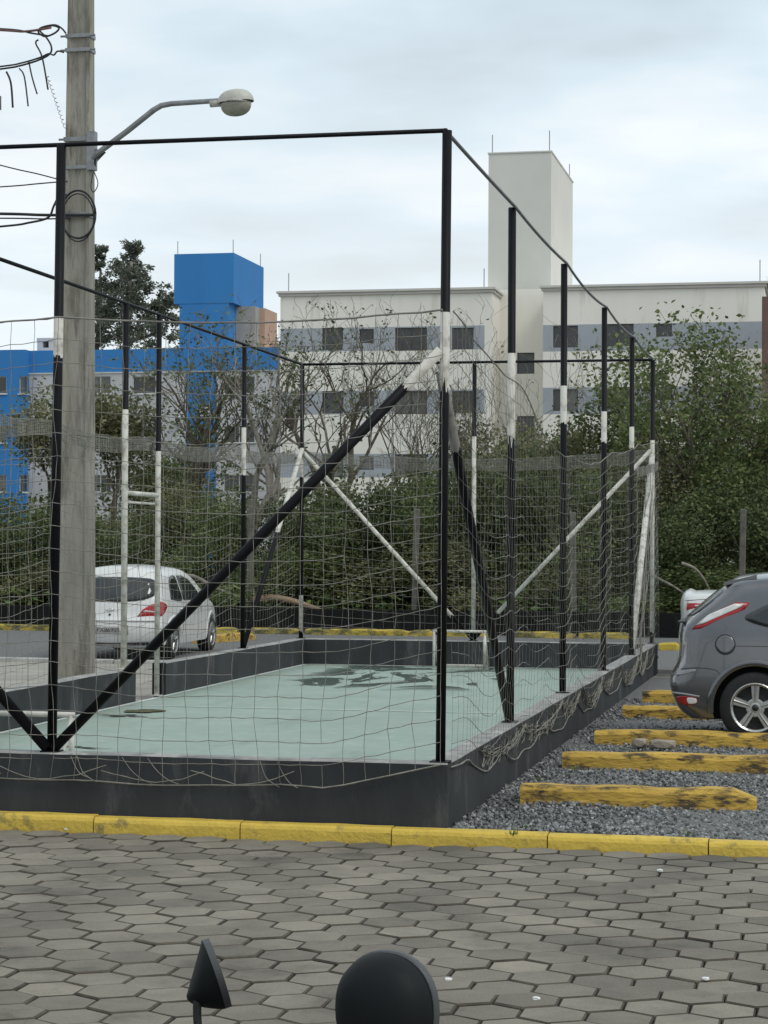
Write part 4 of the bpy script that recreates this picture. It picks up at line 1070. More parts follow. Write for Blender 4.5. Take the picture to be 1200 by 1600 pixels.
wc.rear_patch([(.018*math.cos(a),.735+.018*math.sin(a)) for a in [2*math.pi*k/10 for k in range(10)]],'tailgate_lock',M_plastic,WC,off=.012,k=2)
wc.rear_patch([(-.62,.245),(.62,.245),(.58,.30),(-.58,.30)],'lower_valance',M_plastic,WC,sm=False,off=.012)

# --- white sedan beyond the grey hatchback, only its boot shows
sp_=at_d(1068,945,29.0)
SD=empty('white_sedan',(sp_.x,sp_.y+.0,-.012)); tag(SD,'white sedan whose boot and tail light show beyond the grey hatchback','car')
sc=Car(rear=[(.16,.24),(.07,.34),(.03,.50),(.04,.64),(.06,.80),(.05,.95),(.07,1.06),(.12,1.10)],
       top=[(.12,1.10),(.30,1.12),(.62,1.13),(.85,1.20),(1.25,1.40),(1.6,1.46),(2.2,1.47),(2.7,1.38),(3.2,1.12),(3.5,1.0),(4.1,.90),(4.3,.76)],
       front=[(4.3,.22),(4.38,.34),(4.41,.48),(4.38,.62),(4.3,.76)], bottom=[(.16,.24),(1.2,.21),(3.2,.21),(4.3,.22)],
       hw=.87,belt=.95,roof=1.47,tumble=.22,rnd=.10,bulge_r=.09)
sc.body(M_wcar,M_liner,[(.86,.31,.37),(3.5,.31,.37)],SD)
for x in (.86,3.5):
    for sd_ in (-1,1): wheel(SD,x,sd_*.76,.31,.31,sd_); arch_lip(SD,sc,x,.31,.36,M_wcar,sd_)
for sd_ in (-1,1):
    t_=sc.side_patch([(.09,.90),(.34,.955),(.38,.985),(.22,1.0),(.09,1.0)],'tail_light',M_red,SD,sd_,off=.008,smoothpoly=False)
    sc.side_patch([(.20,.955),(.30,.972),(.31,.982),(.21,.975)],'clear_lens',M_lens,t_,sd_,off=.014,smoothpoly=False,th=.006)
    sc.side_patch([(1.05,1.05),(1.9,1.0),(1.9,1.2),(1.85,1.38),(1.5,1.37),(1.25,1.28)],'door_window',M_carglass,SD,sd_,smoothpoly=False)
    sc.side_patch([(1.98,1.0),(3.0,.99),(2.7,1.2),(2.4,1.36),(1.97,1.38)],'door_window',M_carglass,SD,sd_,smoothpoly=False)
seam(sc,[(.07,1.03),(.3,1.05),(.65,1.07)],SD)

# ------------------------------------------------------------------ motorcycle at the camera's feet: only the mirrors rise into view
MR=empty('motorcycle',(0,0,0)); tag(MR,'parked motorcycle whose two black mirrors rise into the bottom of the picture','motorcycle')
mc=at_d(607,1585,3.05); ml=at_d(322,1545,3.05)
bar=(mc-ml); 
# right mirror: a rounded pod seen from behind
def pod(c, rx, rz, dep, yaw, name='mirror', sq=2.3):
    B=MB(); n=36; rot=Matrix.Rotation(yaw,3,'Z'); rings=[(.0,-dep),(.15,-dep*.995),(.35,-dep*.97),(.62,-dep*.86),(.82,-dep*.66),(.94,-dep*.36),(1.0,0),(1.0,.010)]
    vs=[];fs=[]
    for (f,yy) in rings:
        for k in range(n):
            a=2*math.pi*k/n; ca,sa=math.cos(a),math.sin(a); x=rx*f*abs(ca)**(2/sq)*(1 if ca>0 else -1); z=rz*f*abs(sa)**(2/sq)*(1 if sa>0 else -1)
            vs.append(c+rot@Vector((x,yy,z)))
    for i in range(len(rings)-1):
        for k in range(n):
            j=(k+1)%n; fs.append((i*n+k,i*n+j,(i+1)*n+j,(i+1)*n+k))
    fs.append(tuple((len(rings)-1)*n+k for k in range(n)))
    B.add(vs,fs); o=B.build(name,M_mirror,MR,smooth=True)
    G_=MB(); n2_=len(rings)
    rv_=[(1.0,.010),(1.03,.011),(1.03,.024),(.97,.025)]; vs=[];fs=[]
    for (f,yy) in rv_:
        for k in range(n):
            a=2*math.pi*k/n; ca,sa=math.cos(a),math.sin(a); vs.append(c+rot@Vector((rx*f*abs(ca)**(2/sq)*(1 if ca>0 else -1),yy,rz*f*abs(sa)**(2/sq)*(1 if sa>0 else -1))))
    for i in range(3):
        for k in range(n):
            j=(k+1)%n; fs.append((i*n+k,i*n+j,(i+1)*n+j,(i+1)*n+k))
    G_.add(vs,fs); G_.build('rim',M_rim,o,smooth=True); G_=MB(); G_.add([c+rot@Vector((rx*.93*abs(math.cos(a))**(2/sq)*(1 if math.cos(a)>0 else -1),.0225,rz*.93*abs(math.sin(a))**(2/sq)*(1 if math.sin(a)>0 else -1))) for a in [2*math.pi*k/n for k in range(n)]],[tuple(range(n))])
    G_.build('mirror_glass',M_chrome,o); return o
pxm=3.05/FOC
M_mirror=mat('mirror_housing',(.011,.013,.014),(.008,.009,.010),3,rough=.6,spec=.16)
M_rim=mat('mirror_rim',(.07,.073,.076),(.05,.05,.052),5,rough=.5)
pod(at_d(600,1578,3.05),.078,.082,.050,R(-18),sq=2.2)
# left mirror seen edge on: flat glass side leaning right, housing swelling low on the left
ap=at_d(320,1468,3.02); bt=at_d(356,1574,3.02); e1=bt-ap; nrm=(-RGT*e1.dot(-UPV)+UPV*(-e1.dot(RGT)*1.)).normalized()
nrm=(RGT*(-1)*(e1.dot(-UPV)/e1.length)-UPV*(e1.dot(RGT)/e1.length)).normalized(); e2=-(((ap+bt)/2-CAM).normalized()-RGT*.06).normalized()
B=MB(); nh,nq=18,12; vs=[];fs=[]
def bulge(h): return .049*(h/.68 if h<.68 else 1-((h-.68)/.32)**2*.9)*min(1,1)
for i in range(nh+1):
    h=i/nh; wd=.058*math.sqrt(max(.003,math.sin(math.pi*(.03+.94*h))))
    for k in range(nq+1):
        q=-1+2*k/nq; vs.append(ap+e1*h+e2*q*wd+nrm*(bulge(h)*math.sqrt(max(0,1-q*q))+.004))
for i in range(nh):
    for k in range(nq): fs.append((i*(nq+1)+k,i*(nq+1)+k+1,(i+1)*(nq+1)+k+1,(i+1)*(nq+1)+k))
fs.append(tuple(range(nq,-1,-1))); fs.append(tuple(nh*(nq+1)+k for k in range(nq+1)))
B.add(vs,fs); lo=B.build('mirror',M_mirror,MR,smooth=True)
B=MB(); vs=[]; ring=[]
for sgn in (1,-1):
    for i in (range(nh+1) if sgn>0 else range(nh,-1,-1)):
        h=i/nh; wd=.060*math.sqrt(max(.003,math.sin(math.pi*(.03+.94*h)))); ring.append(ap+e1*h+e2*sgn*wd)
m_=len(ring); vs=[p+nrm*.005 for p in ring]+[p-nrm*.005 for p in ring]; fs=[(i,(i+1)%m_,m_+(i+1)%m_,m_+i) for i in range(m_)]+[tuple(range(m_))[::-1],tuple(range(m_,2*m_))]
B.add(vs,fs); B.build('rim',M_rim,lo)
def stalk(pix,d,r):
    B=MB(); B.tube(catmull([at_d(a,b_,d) for a,b_ in pix],6),r,10); return B.build('mirror_stalk',M_plastic,MR,smooth=True)
stalk([(309,1545),(308,1575),(310,1610),(322,1700),(345,1790)],3.0,.0062)
stalk([(600,1625),(596,1660),(575,1720),(545,1790)],3.07,.0062)
# the bars, lamp, tank, seat and wheels below the frame
def mp_(px,py,d): return at_d(px,py,d)
hb0=mp_(270,1810,2.95); hb1=mp_(640,1800,3.1); mid=(hb0+hb1)/2+Vector((0,0,-.03)); fw=(hb1-hb0); fw.z=0; fw.normalize(); fdir=Vector((-fw.y,fw.x,0))
B=MB(); B.tube(catmull([hb0,hb0.lerp(mid,.5),mid,hb1.lerp(mid,.5),hb1],6),.012,10); B.build('handlebar',M_chrome,MR,smooth=True)
for p,s_ in ((hb0,-1),(hb1,1)):
    B=MB(); B.tube([p-fw*s_*.12,p+fw*s_*.01],.017,12); B.build('grip',M_rubber,MR,smooth=True)
base=mid.copy(); base.z=ROAD
def bl(a,b_,z): return base+fdir*a+fw*b_+Vector((0,0,z))
B=MB(); cc=bl(.16,0,.80)
vs=[];fs=[]
for i,(f,a) in enumerate(((.2,-.10),(.7,-.07),(1,.02),(1,.06),(.9,.08),(.3,.085))):
    for k in range(20):
        g_2=2*math.pi*k/20; vs.append(cc+fdir*a+fw*.085*f*math.cos(g_2)+Vector((0,0,.085*f*math.sin(g_2))))
for i in range(5):
    for k in range(20):
        j=(k+1)%20; fs.append((i*20+k,i*20+j,(i+1)*20+j,(i+1)*20+k))
fs.append(tuple(100+k for k in range(20))); B.add(vs,fs); B.build('headlight',M_plastic,MR,smooth=True)
for s_ in (-1,1):
    B=MB(); B.tube([bl(.02,s_*.09,.86),bl(.32,s_*.09,.30)],.021,10); B.build('fork_leg',M_chrome,MR,smooth=True)
def mwheel(c):
    B=MB(); vs=[];fs=[];n=32;m=8
    for i in range(n):
        a=2*math.pi*i/n
        for k in range(m):
            q_=2*math.pi*k/m; rr=.245+.045*math.cos(q_); vs.append(c+fdir*rr*math.cos(a)+Vector((0,0,rr*math.sin(a)))+fw*.045*math.sin(q_))
    for i in range(n):
        for k in range(m): fs.append((i*m+k,i*m+(k+1)%m,((i+1)%n)*m+(k+1)%m,((i+1)%n)*m+k))
    B.add(vs,fs); t=B.build('wheel',M_rubber,MR,smooth=True); B=MB()
    for k in range(6):
        a=math.pi*k/3; B.tube([c,c+fdir*.21*math.cos(a)+Vector((0,0,.21*math.sin(a)))],.012,6)
    B.tube([c-fw*.05,c+fw*.05],.035,12); B.build('spokes',M_alloy,t)
mwheel(bl(.33,0,.29)); mwheel(bl(-.95,0,.29))
def blob(a0,a1,w_,z0,z1,name,m):
    B=MB();vs=[];fs=[];n=9;q_=12
    for i in range(n):
        t=i/(n-1); e=max(.05,math.sin(math.pi*(.08+.84*t))**.5)
        for k in range(q_):
            g_2=2*math.pi*k/q_; vs.append(bl(a0+(a1-a0)*t,w_*e*math.cos(g_2),(z0+z1)/2+(z1-z0)/2*e*math.sin(g_2)))
    for i in range(n-1):
        for k in range(q_):
            j=(k+1)%q_; fs.append((i*q_+k,i*q_+j,(i+1)*q_+j,(i+1)*q_+k))
    fs.append(tuple(range(q_-1,-1,-1))); fs.append(tuple((n-1)*q_+k for k in range(q_))); B.add(vs,fs); return B.build(name,m,MR,smooth=True)
blob(-.05,-.45,.14,.58,.84,'fuel_tank',M_plastic); blob(-.40,-1.05,.13,.62,.74,'seat',M_rubber); blob(.0,-.5,.13,.20,.56,'engine',M_galv)
for s_ in (-1,1):
    B=MB(); B.tube([bl(-.45,s_*.13,.30),bl(-.95,s_*.12,.29)],.022,8); B.build('swing_arm',M_galv,MR)
B=MB(); B.tube([bl(-.3,-.1,.22),bl(-.34,-.26,-.0+.006)],.010,8); B.build('kickstand',M_galv,MR)

# ------------------------------------------------------------------ buildings behind
M_bwhite=mat('building_cream',(.82,.79,.71),(.76,.73,.66),.35,rough=.9,coord='World',c3=(.66,.63,.55),s3=.9,stretch=(1,1,.12),t3=.56)
M_bgrey=mat('building_bluegrey',(.37,.40,.43),(.33,.355,.385),.5,rough=.9,coord='World')
M_btower=mat('tower_cream',(.66,.65,.60),(.60,.59,.545),.3,rough=.9,coord='World')
M_trim=mat('cornice_cream',(.60,.58,.53),(.53,.51,.47),1,rough=.9,coord='World')
M_blue=mat('building_blue',(.030,.20,.50),(.027,.18,.46),.5,rough=.8,coord='World',c3=(.045,.19,.42),s3=.9,stretch=(1,1,.12),t3=.56)
M_bgl=mat('building_lightgrey',(.52,.52,.53),(.45,.45,.46),.6,rough=.9,coord='World',stretch=(1,1,.4))
M_beige=mat('tank_house_grey',(.36,.34,.31),(.30,.28,.26),.8,rough=.9,coord='World')
M_peach=mat('tank_house_peach',(.50,.33,.24),(.42,.28,.21),.8,rough=.9,coord='World')
M_brick=mat('terracotta_wall',(.17,.10,.085),(.13,.078,.068),1,rough=.9,coord='World')
M_frame_d=mat('dark_aluminium',(.035,.035,.037),(.025,.025,.025),4,rough=.4)
M_frame_w=mat('white_aluminium',(.60,.60,.58),(.5,.5,.48),4,rough=.4)
M_roof=mat('roof_sheet',(.25,.25,.25),(.2,.2,.2),1,rough=.8,coord='World')
M_curtain=mat('curtain_behind_glass',(.16,.16,.155),(.07,.07,.07),1.4,rough=.3,spec=.6,coord='World',stretch=(3,1,.2))

def px_rect(r,Y):
    """pixel rectangle (x0,x1,ytop,ybottom) -> X0,X1,Z0,Z1 on plane Y"""
    yc=(r[2]+r[3])/2; xc=(r[0]+r[1])/2
    return at_y(r[0],yc,Y).x,at_y(r[1],yc,Y).x,at_y(xc,r[3],Y).z,at_y(xc,r[2],Y).z
def facade(X0,X1,Z0,Z1,Y,wins,bands,base,rev=.14):
    """front wall with real openings; bands: list of (x0,x1,z0,z1,mi)"""
    B=MB(); xs=sorted(set([X0,X1]+[min(max(v,X0),X1) for w_ in wins for v in w_[:2]]+[min(max(v,X0),X1) for b_ in bands for v in b_[:2]])); zs=sorted(set([Z0,Z1]+[min(max(v,Z0),Z1) for w_ in wins for v in w_[2:4]]+[min(max(v,Z0),Z1) for b_ in bands for v in b_[2:4]]))
    for a,b_ in zip(xs[:-1],xs[1:]):
        for c,d in zip(zs[:-1],zs[1:]):
            xm,zm=(a+b_)/2,(c+d)/2
            if any(w_[0]<xm<w_[1] and w_[2]<zm<w_[3] for w_ in wins): continue
            mi=base
            for bd in bands:
                if bd[0]<xm<bd[1] and bd[2]<zm<bd[3]: mi=bd[4]
            B.add([(a,Y,c),(b_,Y,c),(b_,Y,d),(a,Y,d)],[(0,1,2,3)],mi)
    for w_ in wins:
        a,b_,c,d=w_[:4]; B.add([(a,Y,c),(b_,Y,c),(b_,Y,d),(a,Y,d),(a,Y+rev,c),(b_,Y+rev,c),(b_,Y+rev,d),(a,Y+rev,d)],[(0,4,5,1),(1,5,6,2),(2,6,7,3),(3,7,4,0)],base)
    return B
def window(parent,w_,Y,fm,pm,n=2,bars=0,rev=.14,sill=None):
    a,b_,c,d=w_[:4]; t=.045; y0,y1=Y+rev-.075,Y+rev-.005; B=MB()
    B.box(a,b_,y0,y1,c,c+t); B.box(a,b_,y0,y1,d-t,d); B.box(a,a+t,y0+.002,y1-.002,c+t,d-t); B.box(b_-t,b_,y0+.002,y1-.002,c+t,d-t)
    for k in range(1,n):
        x=a+(b_-a)*k/n; B.box(x-t/2,x+t/2,y0+.004,y1-.004,c+t,d-t)
    for k in range(1,bars): z=c+(d-c)*k/bars; B.box(a+t,b_-t,y0+.01,y1-.02,z-.05,z+.05)
    o=B.build('window',fm,parent)
    for k in range(n):
        xa=a+(b_-a)*k/n+(t if k==0 else t/2); xb=a+(b_-a)*(k+1)/n-(t if k==n-1 else t/2)
        P_=MB(); P_.box(xa,xb,y1-.03,y1-.01,c+t,d-t); P_.build('pane',pm if not isinstance(pm,list) else random.choice(pm),o)
    if sill: P_=MB(); P_.box(a-.08,b_+.08,Y-.07,Y+.03,c-.07,c); P_.build('sill',sill,o)
    return o
# --- white block
YW=78.; ZB=-1.
WB=empty('white_apartment_block',(0,0,0)); tag(WB,'cream apartment block with blue-grey window bands and a tall square tower','building')
def stretch_rows(rows,n=4,dy=99):
    out=[]
    for k in range(n):
        for r in rows: out.append((r[0],r[1],r[2]+dy*k,r[3]+dy*k))
    return out
mats_w=[M_bwhite,M_bgrey]
def wing(x0,x1,ytop,rows,bandx,bandy,Y,name='wall'):
    X0,X1,_,Z1=px_rect((x0,x1,ytop,900),Y)
    wins=[px_rect(r,Y) for r in stretch_rows(rows)]
    bands=[]
    for k in range(4):
        q_=px_rect((bandx[0],bandx[1],bandy[0]+99*k,bandy[1]+99*k),Y); bands.append((*q_,1))
    wins=[w_ for w_ in wins if w_[2]>ZB+.6]
    B=facade(X0,X1,ZB,Z1,Y,wins,bands,0); o=B.build(name,mats_w,WB)
    for w_ in wins: window(WB,w_,Y,M_frame_d,[M_glass,M_glass,M_curtain],2 if w_[1]-w_[0]>1 else 1)
    return X0,X1,Z1
lx0,lx1,lz=wing(437,768,455,[(561,584,514,536),(617,667,512,548),(706,740,512,546),(503,536,512,547)],(437,757),(511,548),YW)
rx0,rx1,rz=wing(848,1194,446,[(864,903,509,543),(940,990,506,541),(1025,1050,506,526)],(848,1194),(505,547),YW)
YBAY=YW+2.2
bx0,bx1,_,bz=px_rect((752,872,452,900),YBAY)
wb_=[px_rect((808,835,551+99*k,584+99*k),YBAY) for k in range(3)]
B=facade(bx0,bx1,ZB,bz,YBAY,wb_,[],0); B.build('stair_wall',mats_w,WB)
for w_ in wb_: window(WB,w_,YBAY,M_frame_d,M_glass,1)
B=MB(); dep=15.
def shell(X0,X1,Z0,Z1,Y0,Y1,m,name,parent,right_m=None):
    B=MB(); B.add([(X1,Y0,Z0),(X1,Y1,Z0),(X1,Y1,Z1),(X1,Y0,Z1)],[(0,1,2,3)],1); B.add([(X0,Y0,Z0),(X0,Y0,Z1),(X0,Y1,Z1),(X0,Y1,Z0)],[(0,1,2,3)]); B.add([(X0,Y1,Z0),(X0,Y1,Z1),(X1,Y1,Z1),(X1,Y1,Z0)],[(0,1,2,3)]); B.add([(X0,Y0,Z1),(X1,Y0,Z1),(X1,Y1,Z1),(X0,Y1,Z1)],[(0,1,2,3)])
    return B.build(name,[m,right_m or m],parent)
shell(lx0,lx1,ZB,lz,YW,YW+dep,M_bwhite,'rear_wall',WB); shell(rx0,rx1,ZB,rz,YW,YW+dep,M_bwhite,'rear_wall',WB,M_bwhite)
def cornice(X0,X1,Z,Y,Y1):
    B=MB(); e=.16
    B.box(X0-e,X1+e,Y-e,Y+.12,Z-.02,Z+.08); B.box(X0-e*.5,X1+e*.5,Y-e*.5,Y+.10,Z-.15,Z-.021)
    B.box(X1-.12,X1+e,Y+.121,Y1,Z-.02,Z+.08); B.box(X1-.10,X1+e*.5,Y+.101,Y1,Z-.15,Z-.021); return B.build('cornice',M_trim,WB)
cornice(lx0,lx1,lz,YW,YW+dep); cornice(rx0,rx1,rz,YW,YW+dep)
YT=YBAY+.05
tx0,tx1,_,tz=px_rect((762,860,239,900),YT); tb=lz-1.
td=(at_x(895,290,tx1).y-YT)
B=MB(); B.box(tx0,tx1,YT,YT+td,tb,tz); B.box(tx0-.04,tx1+.04,YT-.04,YT+td+.04,tz+.001,tz+.06); B.build('tower',M_btower,WB)
for (x,y,h) in ((tx0+.15,YT+.15,.9),(tx1-.1,YT+.15,1.0),(tx1-.15,YT+td-.15,.9),(rx1-.2,YW+.2,1.0),(lx0+.3,YW+.3,.9),(lx1-.4,YW+.2,.9)):
    z=tz if y>=YT else lz+.05
    B=MB(); B.tube([(x,y,z-.05),(x,y,z+h)],.022,5); B.build('lightning_rod',M_galv,WB)
# terracotta neighbour seen past its right end
YR=YW-9.; q_=px_rect((1190,1330,462,900),YR)
NB=empty('terracotta_building',(q_[0],YR,0)); tag(NB,'terracotta building cut by the right frame edge behind the trees','building')
wn_=[(q_[0]+2.0,q_[0]+3.2,z,z+1.2) for z in (1.2,4.,6.8)]
B=facade(q_[0],q_[1]+6,ZB,q_[3],YR,wn_,[],0); fo=B.build('wall',M_brick,NB); fo.location=(-q_[0],-YR,0)
for w_ in wn_: o=window(NB,w_,YR,M_frame_w,M_glass,2); o.location=(-q_[0],-YR,0)
o=shell(q_[0],q_[1]+6,ZB,q_[3],YR,YR+6,M_brick,'rear_wall',NB); o.location=(-q_[0],-YR,0)

# --- blue block
YBL=104.
BB=empty('blue_apartment_block',(0,0,0)); tag(BB,'light grey and blue apartment block with a blue water tower at the left','building')
X0,X1,_,ZT=px_rect((44,437,545,900),YBL); XL=px_rect((-260,44,550,900),YBL)
mats_b=[M_bgl,M_blue]
rows=[(140,173,588,615),(207,243,588,615),(349,398,588,615)]
wb2=[px_rect((r[0],r[1],r[2]+77*k,r[3]+77*k),YBL) for k in range(4) for r in rows]
st=[px_rect((309,331,631+77*k,655+77*k),YBL) for k in range(3)]
lf=[px_rect((30,46,588+77*k,615+77*k),YBL) for k in range(4)]
bands=[(*px_rect((44,437,540,581),YBL),1),(*px_rect((289,337,545,1100),YBL),1)]
wb2=[w_ for w_ in wb2 if w_[2]>ZB+.5]; st=[w_ for w_ in st if w_[2]>ZB+.5]
B=facade(X0,X1,ZB,ZT,YBL,wb2+st,bands,0); B.build('wall',mats_b,BB)
for w_ in wb2: window(BB,w_,YBL,M_frame_w,[M_glass,M_curtain,M_glass],2,sill=M_frame_w)
for w_ in st: window(BB,w_,YBL,M_frame_w,M_glass,1,bars=4)
lw=[px_rect((a,b_,588+77*k,615+77*k),YBL-.6) for k in range(4) for (a,b_) in ((-12,10),(30,43),(-150,-115),(-90,-60))]; lw=[w_ for w_ in lw if w_[2]>ZB+.5]
B=facade(XL[0],XL[1],ZB,XL[3],YBL-.6,lw,[(*px_rect((-260,-50,583,1100),YBL-.6),0)],1); B.build('wall',mats_b,BB)
for w_ in lw: window(BB,w_,YBL-.6,M_frame_w,[M_glass,M_curtain],1,sill=M_frame_w)
shell(X0,X1,ZB,ZT,YBL,YBL+14,M_bgl,'rear_wall',BB); shell(XL[0],XL[1],ZB,XL[3],YBL-.6,YBL+14,M_blue,'rear_wall',BB)
B=MB(); B.box(X0,X1+.05,YBL-.05,YBL+.05,px_rect((44,437,540,581),YBL)[2]-.06,px_rect((44,437,540,581),YBL)[2]+.02); B.build('parapet_edge',M_trim,BB)
# tower box, shaft and tank house
YTB=YBL+.4
a=px_rect((272,365,396,474),YTB); tdep=at_x(412,416,a[1]).y-YTB
B=MB(); B.box(a[0],a[1],YTB,YTB+tdep,a[2],a[3]); B.build('water_tower',M_blue,BB)
for x,y in ((a[0]+.15,YTB+.2),(a[1]-.1,YTB+.2),(a[1]-.1,YTB+tdep-.4)):
    B=MB(); B.tube([(x,y,a[3]-.02),(x,y,a[3]+.8)],.025,5); B.build('lightning_rod',M_galv,BB)
c=px_rect((280,357,470,560),YTB); B=MB(); B.box(c[0],c[1],YTB+.02,YTB+tdep*.9,ZT-.5,a[2]-.003); B.build('tower_shaft',M_blue,BB)
e=px_rect((352,402,440,560),YTB+3); B=MB(); B.box(c[1]+.01,e[1]+.3,YTB+1.5,YTB+tdep*.95,ZT-.4,a[2]-.05); B.build('tank_house',M_beige,BB)
f_=px_rect((398,424,486,560),YTB+4); B=MB(); B.box(e[1]+.31,f_[1],YTB+2.5,YTB+tdep*.8,ZT-.4,f_[3]); B.build('tank_house_side',M_peach,BB)
h_=px_rect((58,84,528,548),YBL+3); B=MB(); w_=(h_[0]+.3,h_[0]+.9,h_[3]-.55,h_[3]-.2)
B.box(h_[0],h_[1],YBL+3,YBL+5,ZT-.3,h_[3]-.6); B.box(h_[0],h_[0]+.35,YBL+3,YBL+5,h_[3]-.6,h_[3]-.2); B.box(h_[0]+.75,h_[1],YBL+3,YBL+5,h_[3]-.6,h_[3]-.2); B.box(h_[0]-.02,h_[1]+.02,YBL+2.98,YBL+5,h_[3]-.2,h_[3]); B.build('roof_vent',M_bgl,BB)
for (px,py) in ((278,656),(276,744),(416,640)):
    q_=px_rect((px-6,px+6,py-5,py+5),YBL-.3); B=MB(); B.cbox(q_[0],q_[1],YBL-.35,YBL-.01,q_[2],q_[3],.03); ac=B.build('air_conditioner',M_frame_w,BB)
    B=MB(); B.lathe([(.17,YBL-.352),(.17,YBL-.358),(.02,YBL-.358)],16,'Y',((q_[0]+q_[1])/2,0,(q_[2]+q_[3])/2)); B.build('fan_grille',M_frame_d,ac)

# ------------------------------------------------------------------ vegetation
def leaf(B,p,s,flat=.0,elong=1.7):
    d=Vector((random.gauss(0,1),random.gauss(0,1),random.gauss(0,.7))).normalized(); n_=d.orthogonal().normalized(); n_.rotate(Matrix.Rotation(random.random()*6.28,3,d)); 
    w_=n_*s*.5; l_=d*s*elong; m_=d.cross(n_)*s*.12
    o=len(B.v); B.v+=[tuple(p),tuple(p+l_*.5+w_+m_),tuple(p+l_),tuple(p+l_*.5-w_+m_)]; B.f+=[(o,o+1,o+2),(o,o+2,o+3)]; B.mi+=[0,0]
def bush_mesh(seed,w_,h,d,n,ls,clumps=26,bottom=.0):
    random.seed(seed); B=MB(); C_=[]
    for k in range(clumps):
        a=random.random()*6.28; r=math.sqrt(random.random()); z=random.random()**.8
        prof=(1-z**2.2)**.5 if z<1 else 0
        C_.append((Vector((r*math.cos(a)*w_/2*(.35+.65*prof),r*math.sin(a)*d/2*(.35+.65*prof),bottom+z*h*.95)),random.uniform(.16,.34)*min(w_,h)*.8))
    for i in range(n):
        c,r=random.choice(C_); v=Vector((random.gauss(0,1),random.gauss(0,1),random.gauss(0,.85))); v=v.normalized()*r*random.random()**.45
        p=c+v
        if p.z<.02: p.z=abs(p.z)*.4+.02
        leaf(B,p,ls*random.uniform(.6,1.3))
    return B
def stems_mesh(seed,w_,h,n=7):
    random.seed(seed+99); B=MB()
    for k in range(n):
        a=random.random()*6.28; p=Vector((random.gauss(0,w_*.08),random.gauss(0,.1),-.1)); d=Vector((math.cos(a)*.35,math.sin(a)*.35,1)).normalized(); pts=[p]; rad=[.03]
        for q_ in range(5):
            d=(d+Vector((random.gauss(0,.22),random.gauss(0,.22),0))).normalized(); p=p+d*h*.19; pts.append(p); rad.append(.03*(1-q_/5.2))
        B.tube(pts,rad,5)
    return B
BV=[]
for k,(mm) in enumerate((M_leaf_dark,M_leaf_mid,M_leaf_dark,M_leaf_olive,M_leaf_olive)):
    b1=bush_mesh(100+k,3.4,3.4,2.6,17000,.058).build('foliage',mm); b2=stems_mesh(100+k,3.4,3.2).build('stems',M_bark)
    BV.append((b1,b2))
used=set()
def place_bush(px,ytop,Y,k,wpx,label,rz=0.,name='bush'):
    top=at_y(px,ytop,Y); wid=wpx*(Y+12.9)/FOC
    e_=empty(name,(top.x,Y,-.1),rz); s_=wid/3.4; sz=(top.z+.1)/3.5
    for src in BV[k]:
        if (k,src.name) in used: o=copy_obj(src,e_)
        else: o=src; o.parent=e_; used.add((k,src.name))
        o.scale=(s_,max(.8,s_*.8),sz)
    tag(e_,label,'bush','bushes behind the low black wall'); return e_
YH=YB+2.2
bl_=[(-30,770,0,0,260,'dark bush at the left frame edge behind the black wall'),
(85,790,1,1,210,'green bush behind the utility pole, left of the white car'),
(190,800,.5,0,190,'dark bush above the roof of the white car'),
(255,760,2.2,3,230,'green bush right of the two white gate posts'),
(330,785,.2,1,200,'bush right of the white car, behind the diagonal brace'),
(420,775,1.6,2,220,'dark bush around the trunk of the bare tree'),
(505,760,.5,0,230,'dark bush just right of the far left corner post'),
(585,705,1.8,2,260,'tall dark bush behind the middle of the long brace'),
(660,725,.3,0,220,'dark bush left of the near corner post, at the second concrete post'),
(735,690,2.2,2,260,'tall dark bush behind the far middle post'),
(800,690,.6,0,220,'dark bush right of the second right post'),
(865,690,2.5,4,240,'olive bush behind the third right post'),
(925,745,.4,1,220,'bush at the third concrete post'),
(985,720,1.6,3,240,'green bush behind the fifth right post'),
(1055,770,.3,0,230,'dark bush just right of the far right corner post'),
(1110,725,2.0,1,260,'green bush above the white sedan'),
(1185,745,.6,0,250,'dark bush at the right frame edge above the grey hatchback'),
(640,850,-.7,3,330,'low green scrub between the first and second concrete posts'),
(455,860,-.6,1,300,'low green scrub around the fallen trunk'),
(860,890,-.6,3,220,'low bright scrub left of the third concrete post'),
(1080,890,-.6,1,300,'low scrub behind the wall next to the white sedan'),
(60,880,-.6,3,330,'low scrub behind the black wall left of the utility pole')]
for (px,yt,dy,k,wp,lab) in bl_: place_bush(px,yt,YH+dy,k,wp,lab,random.Random(px).uniform(-.6,.6))
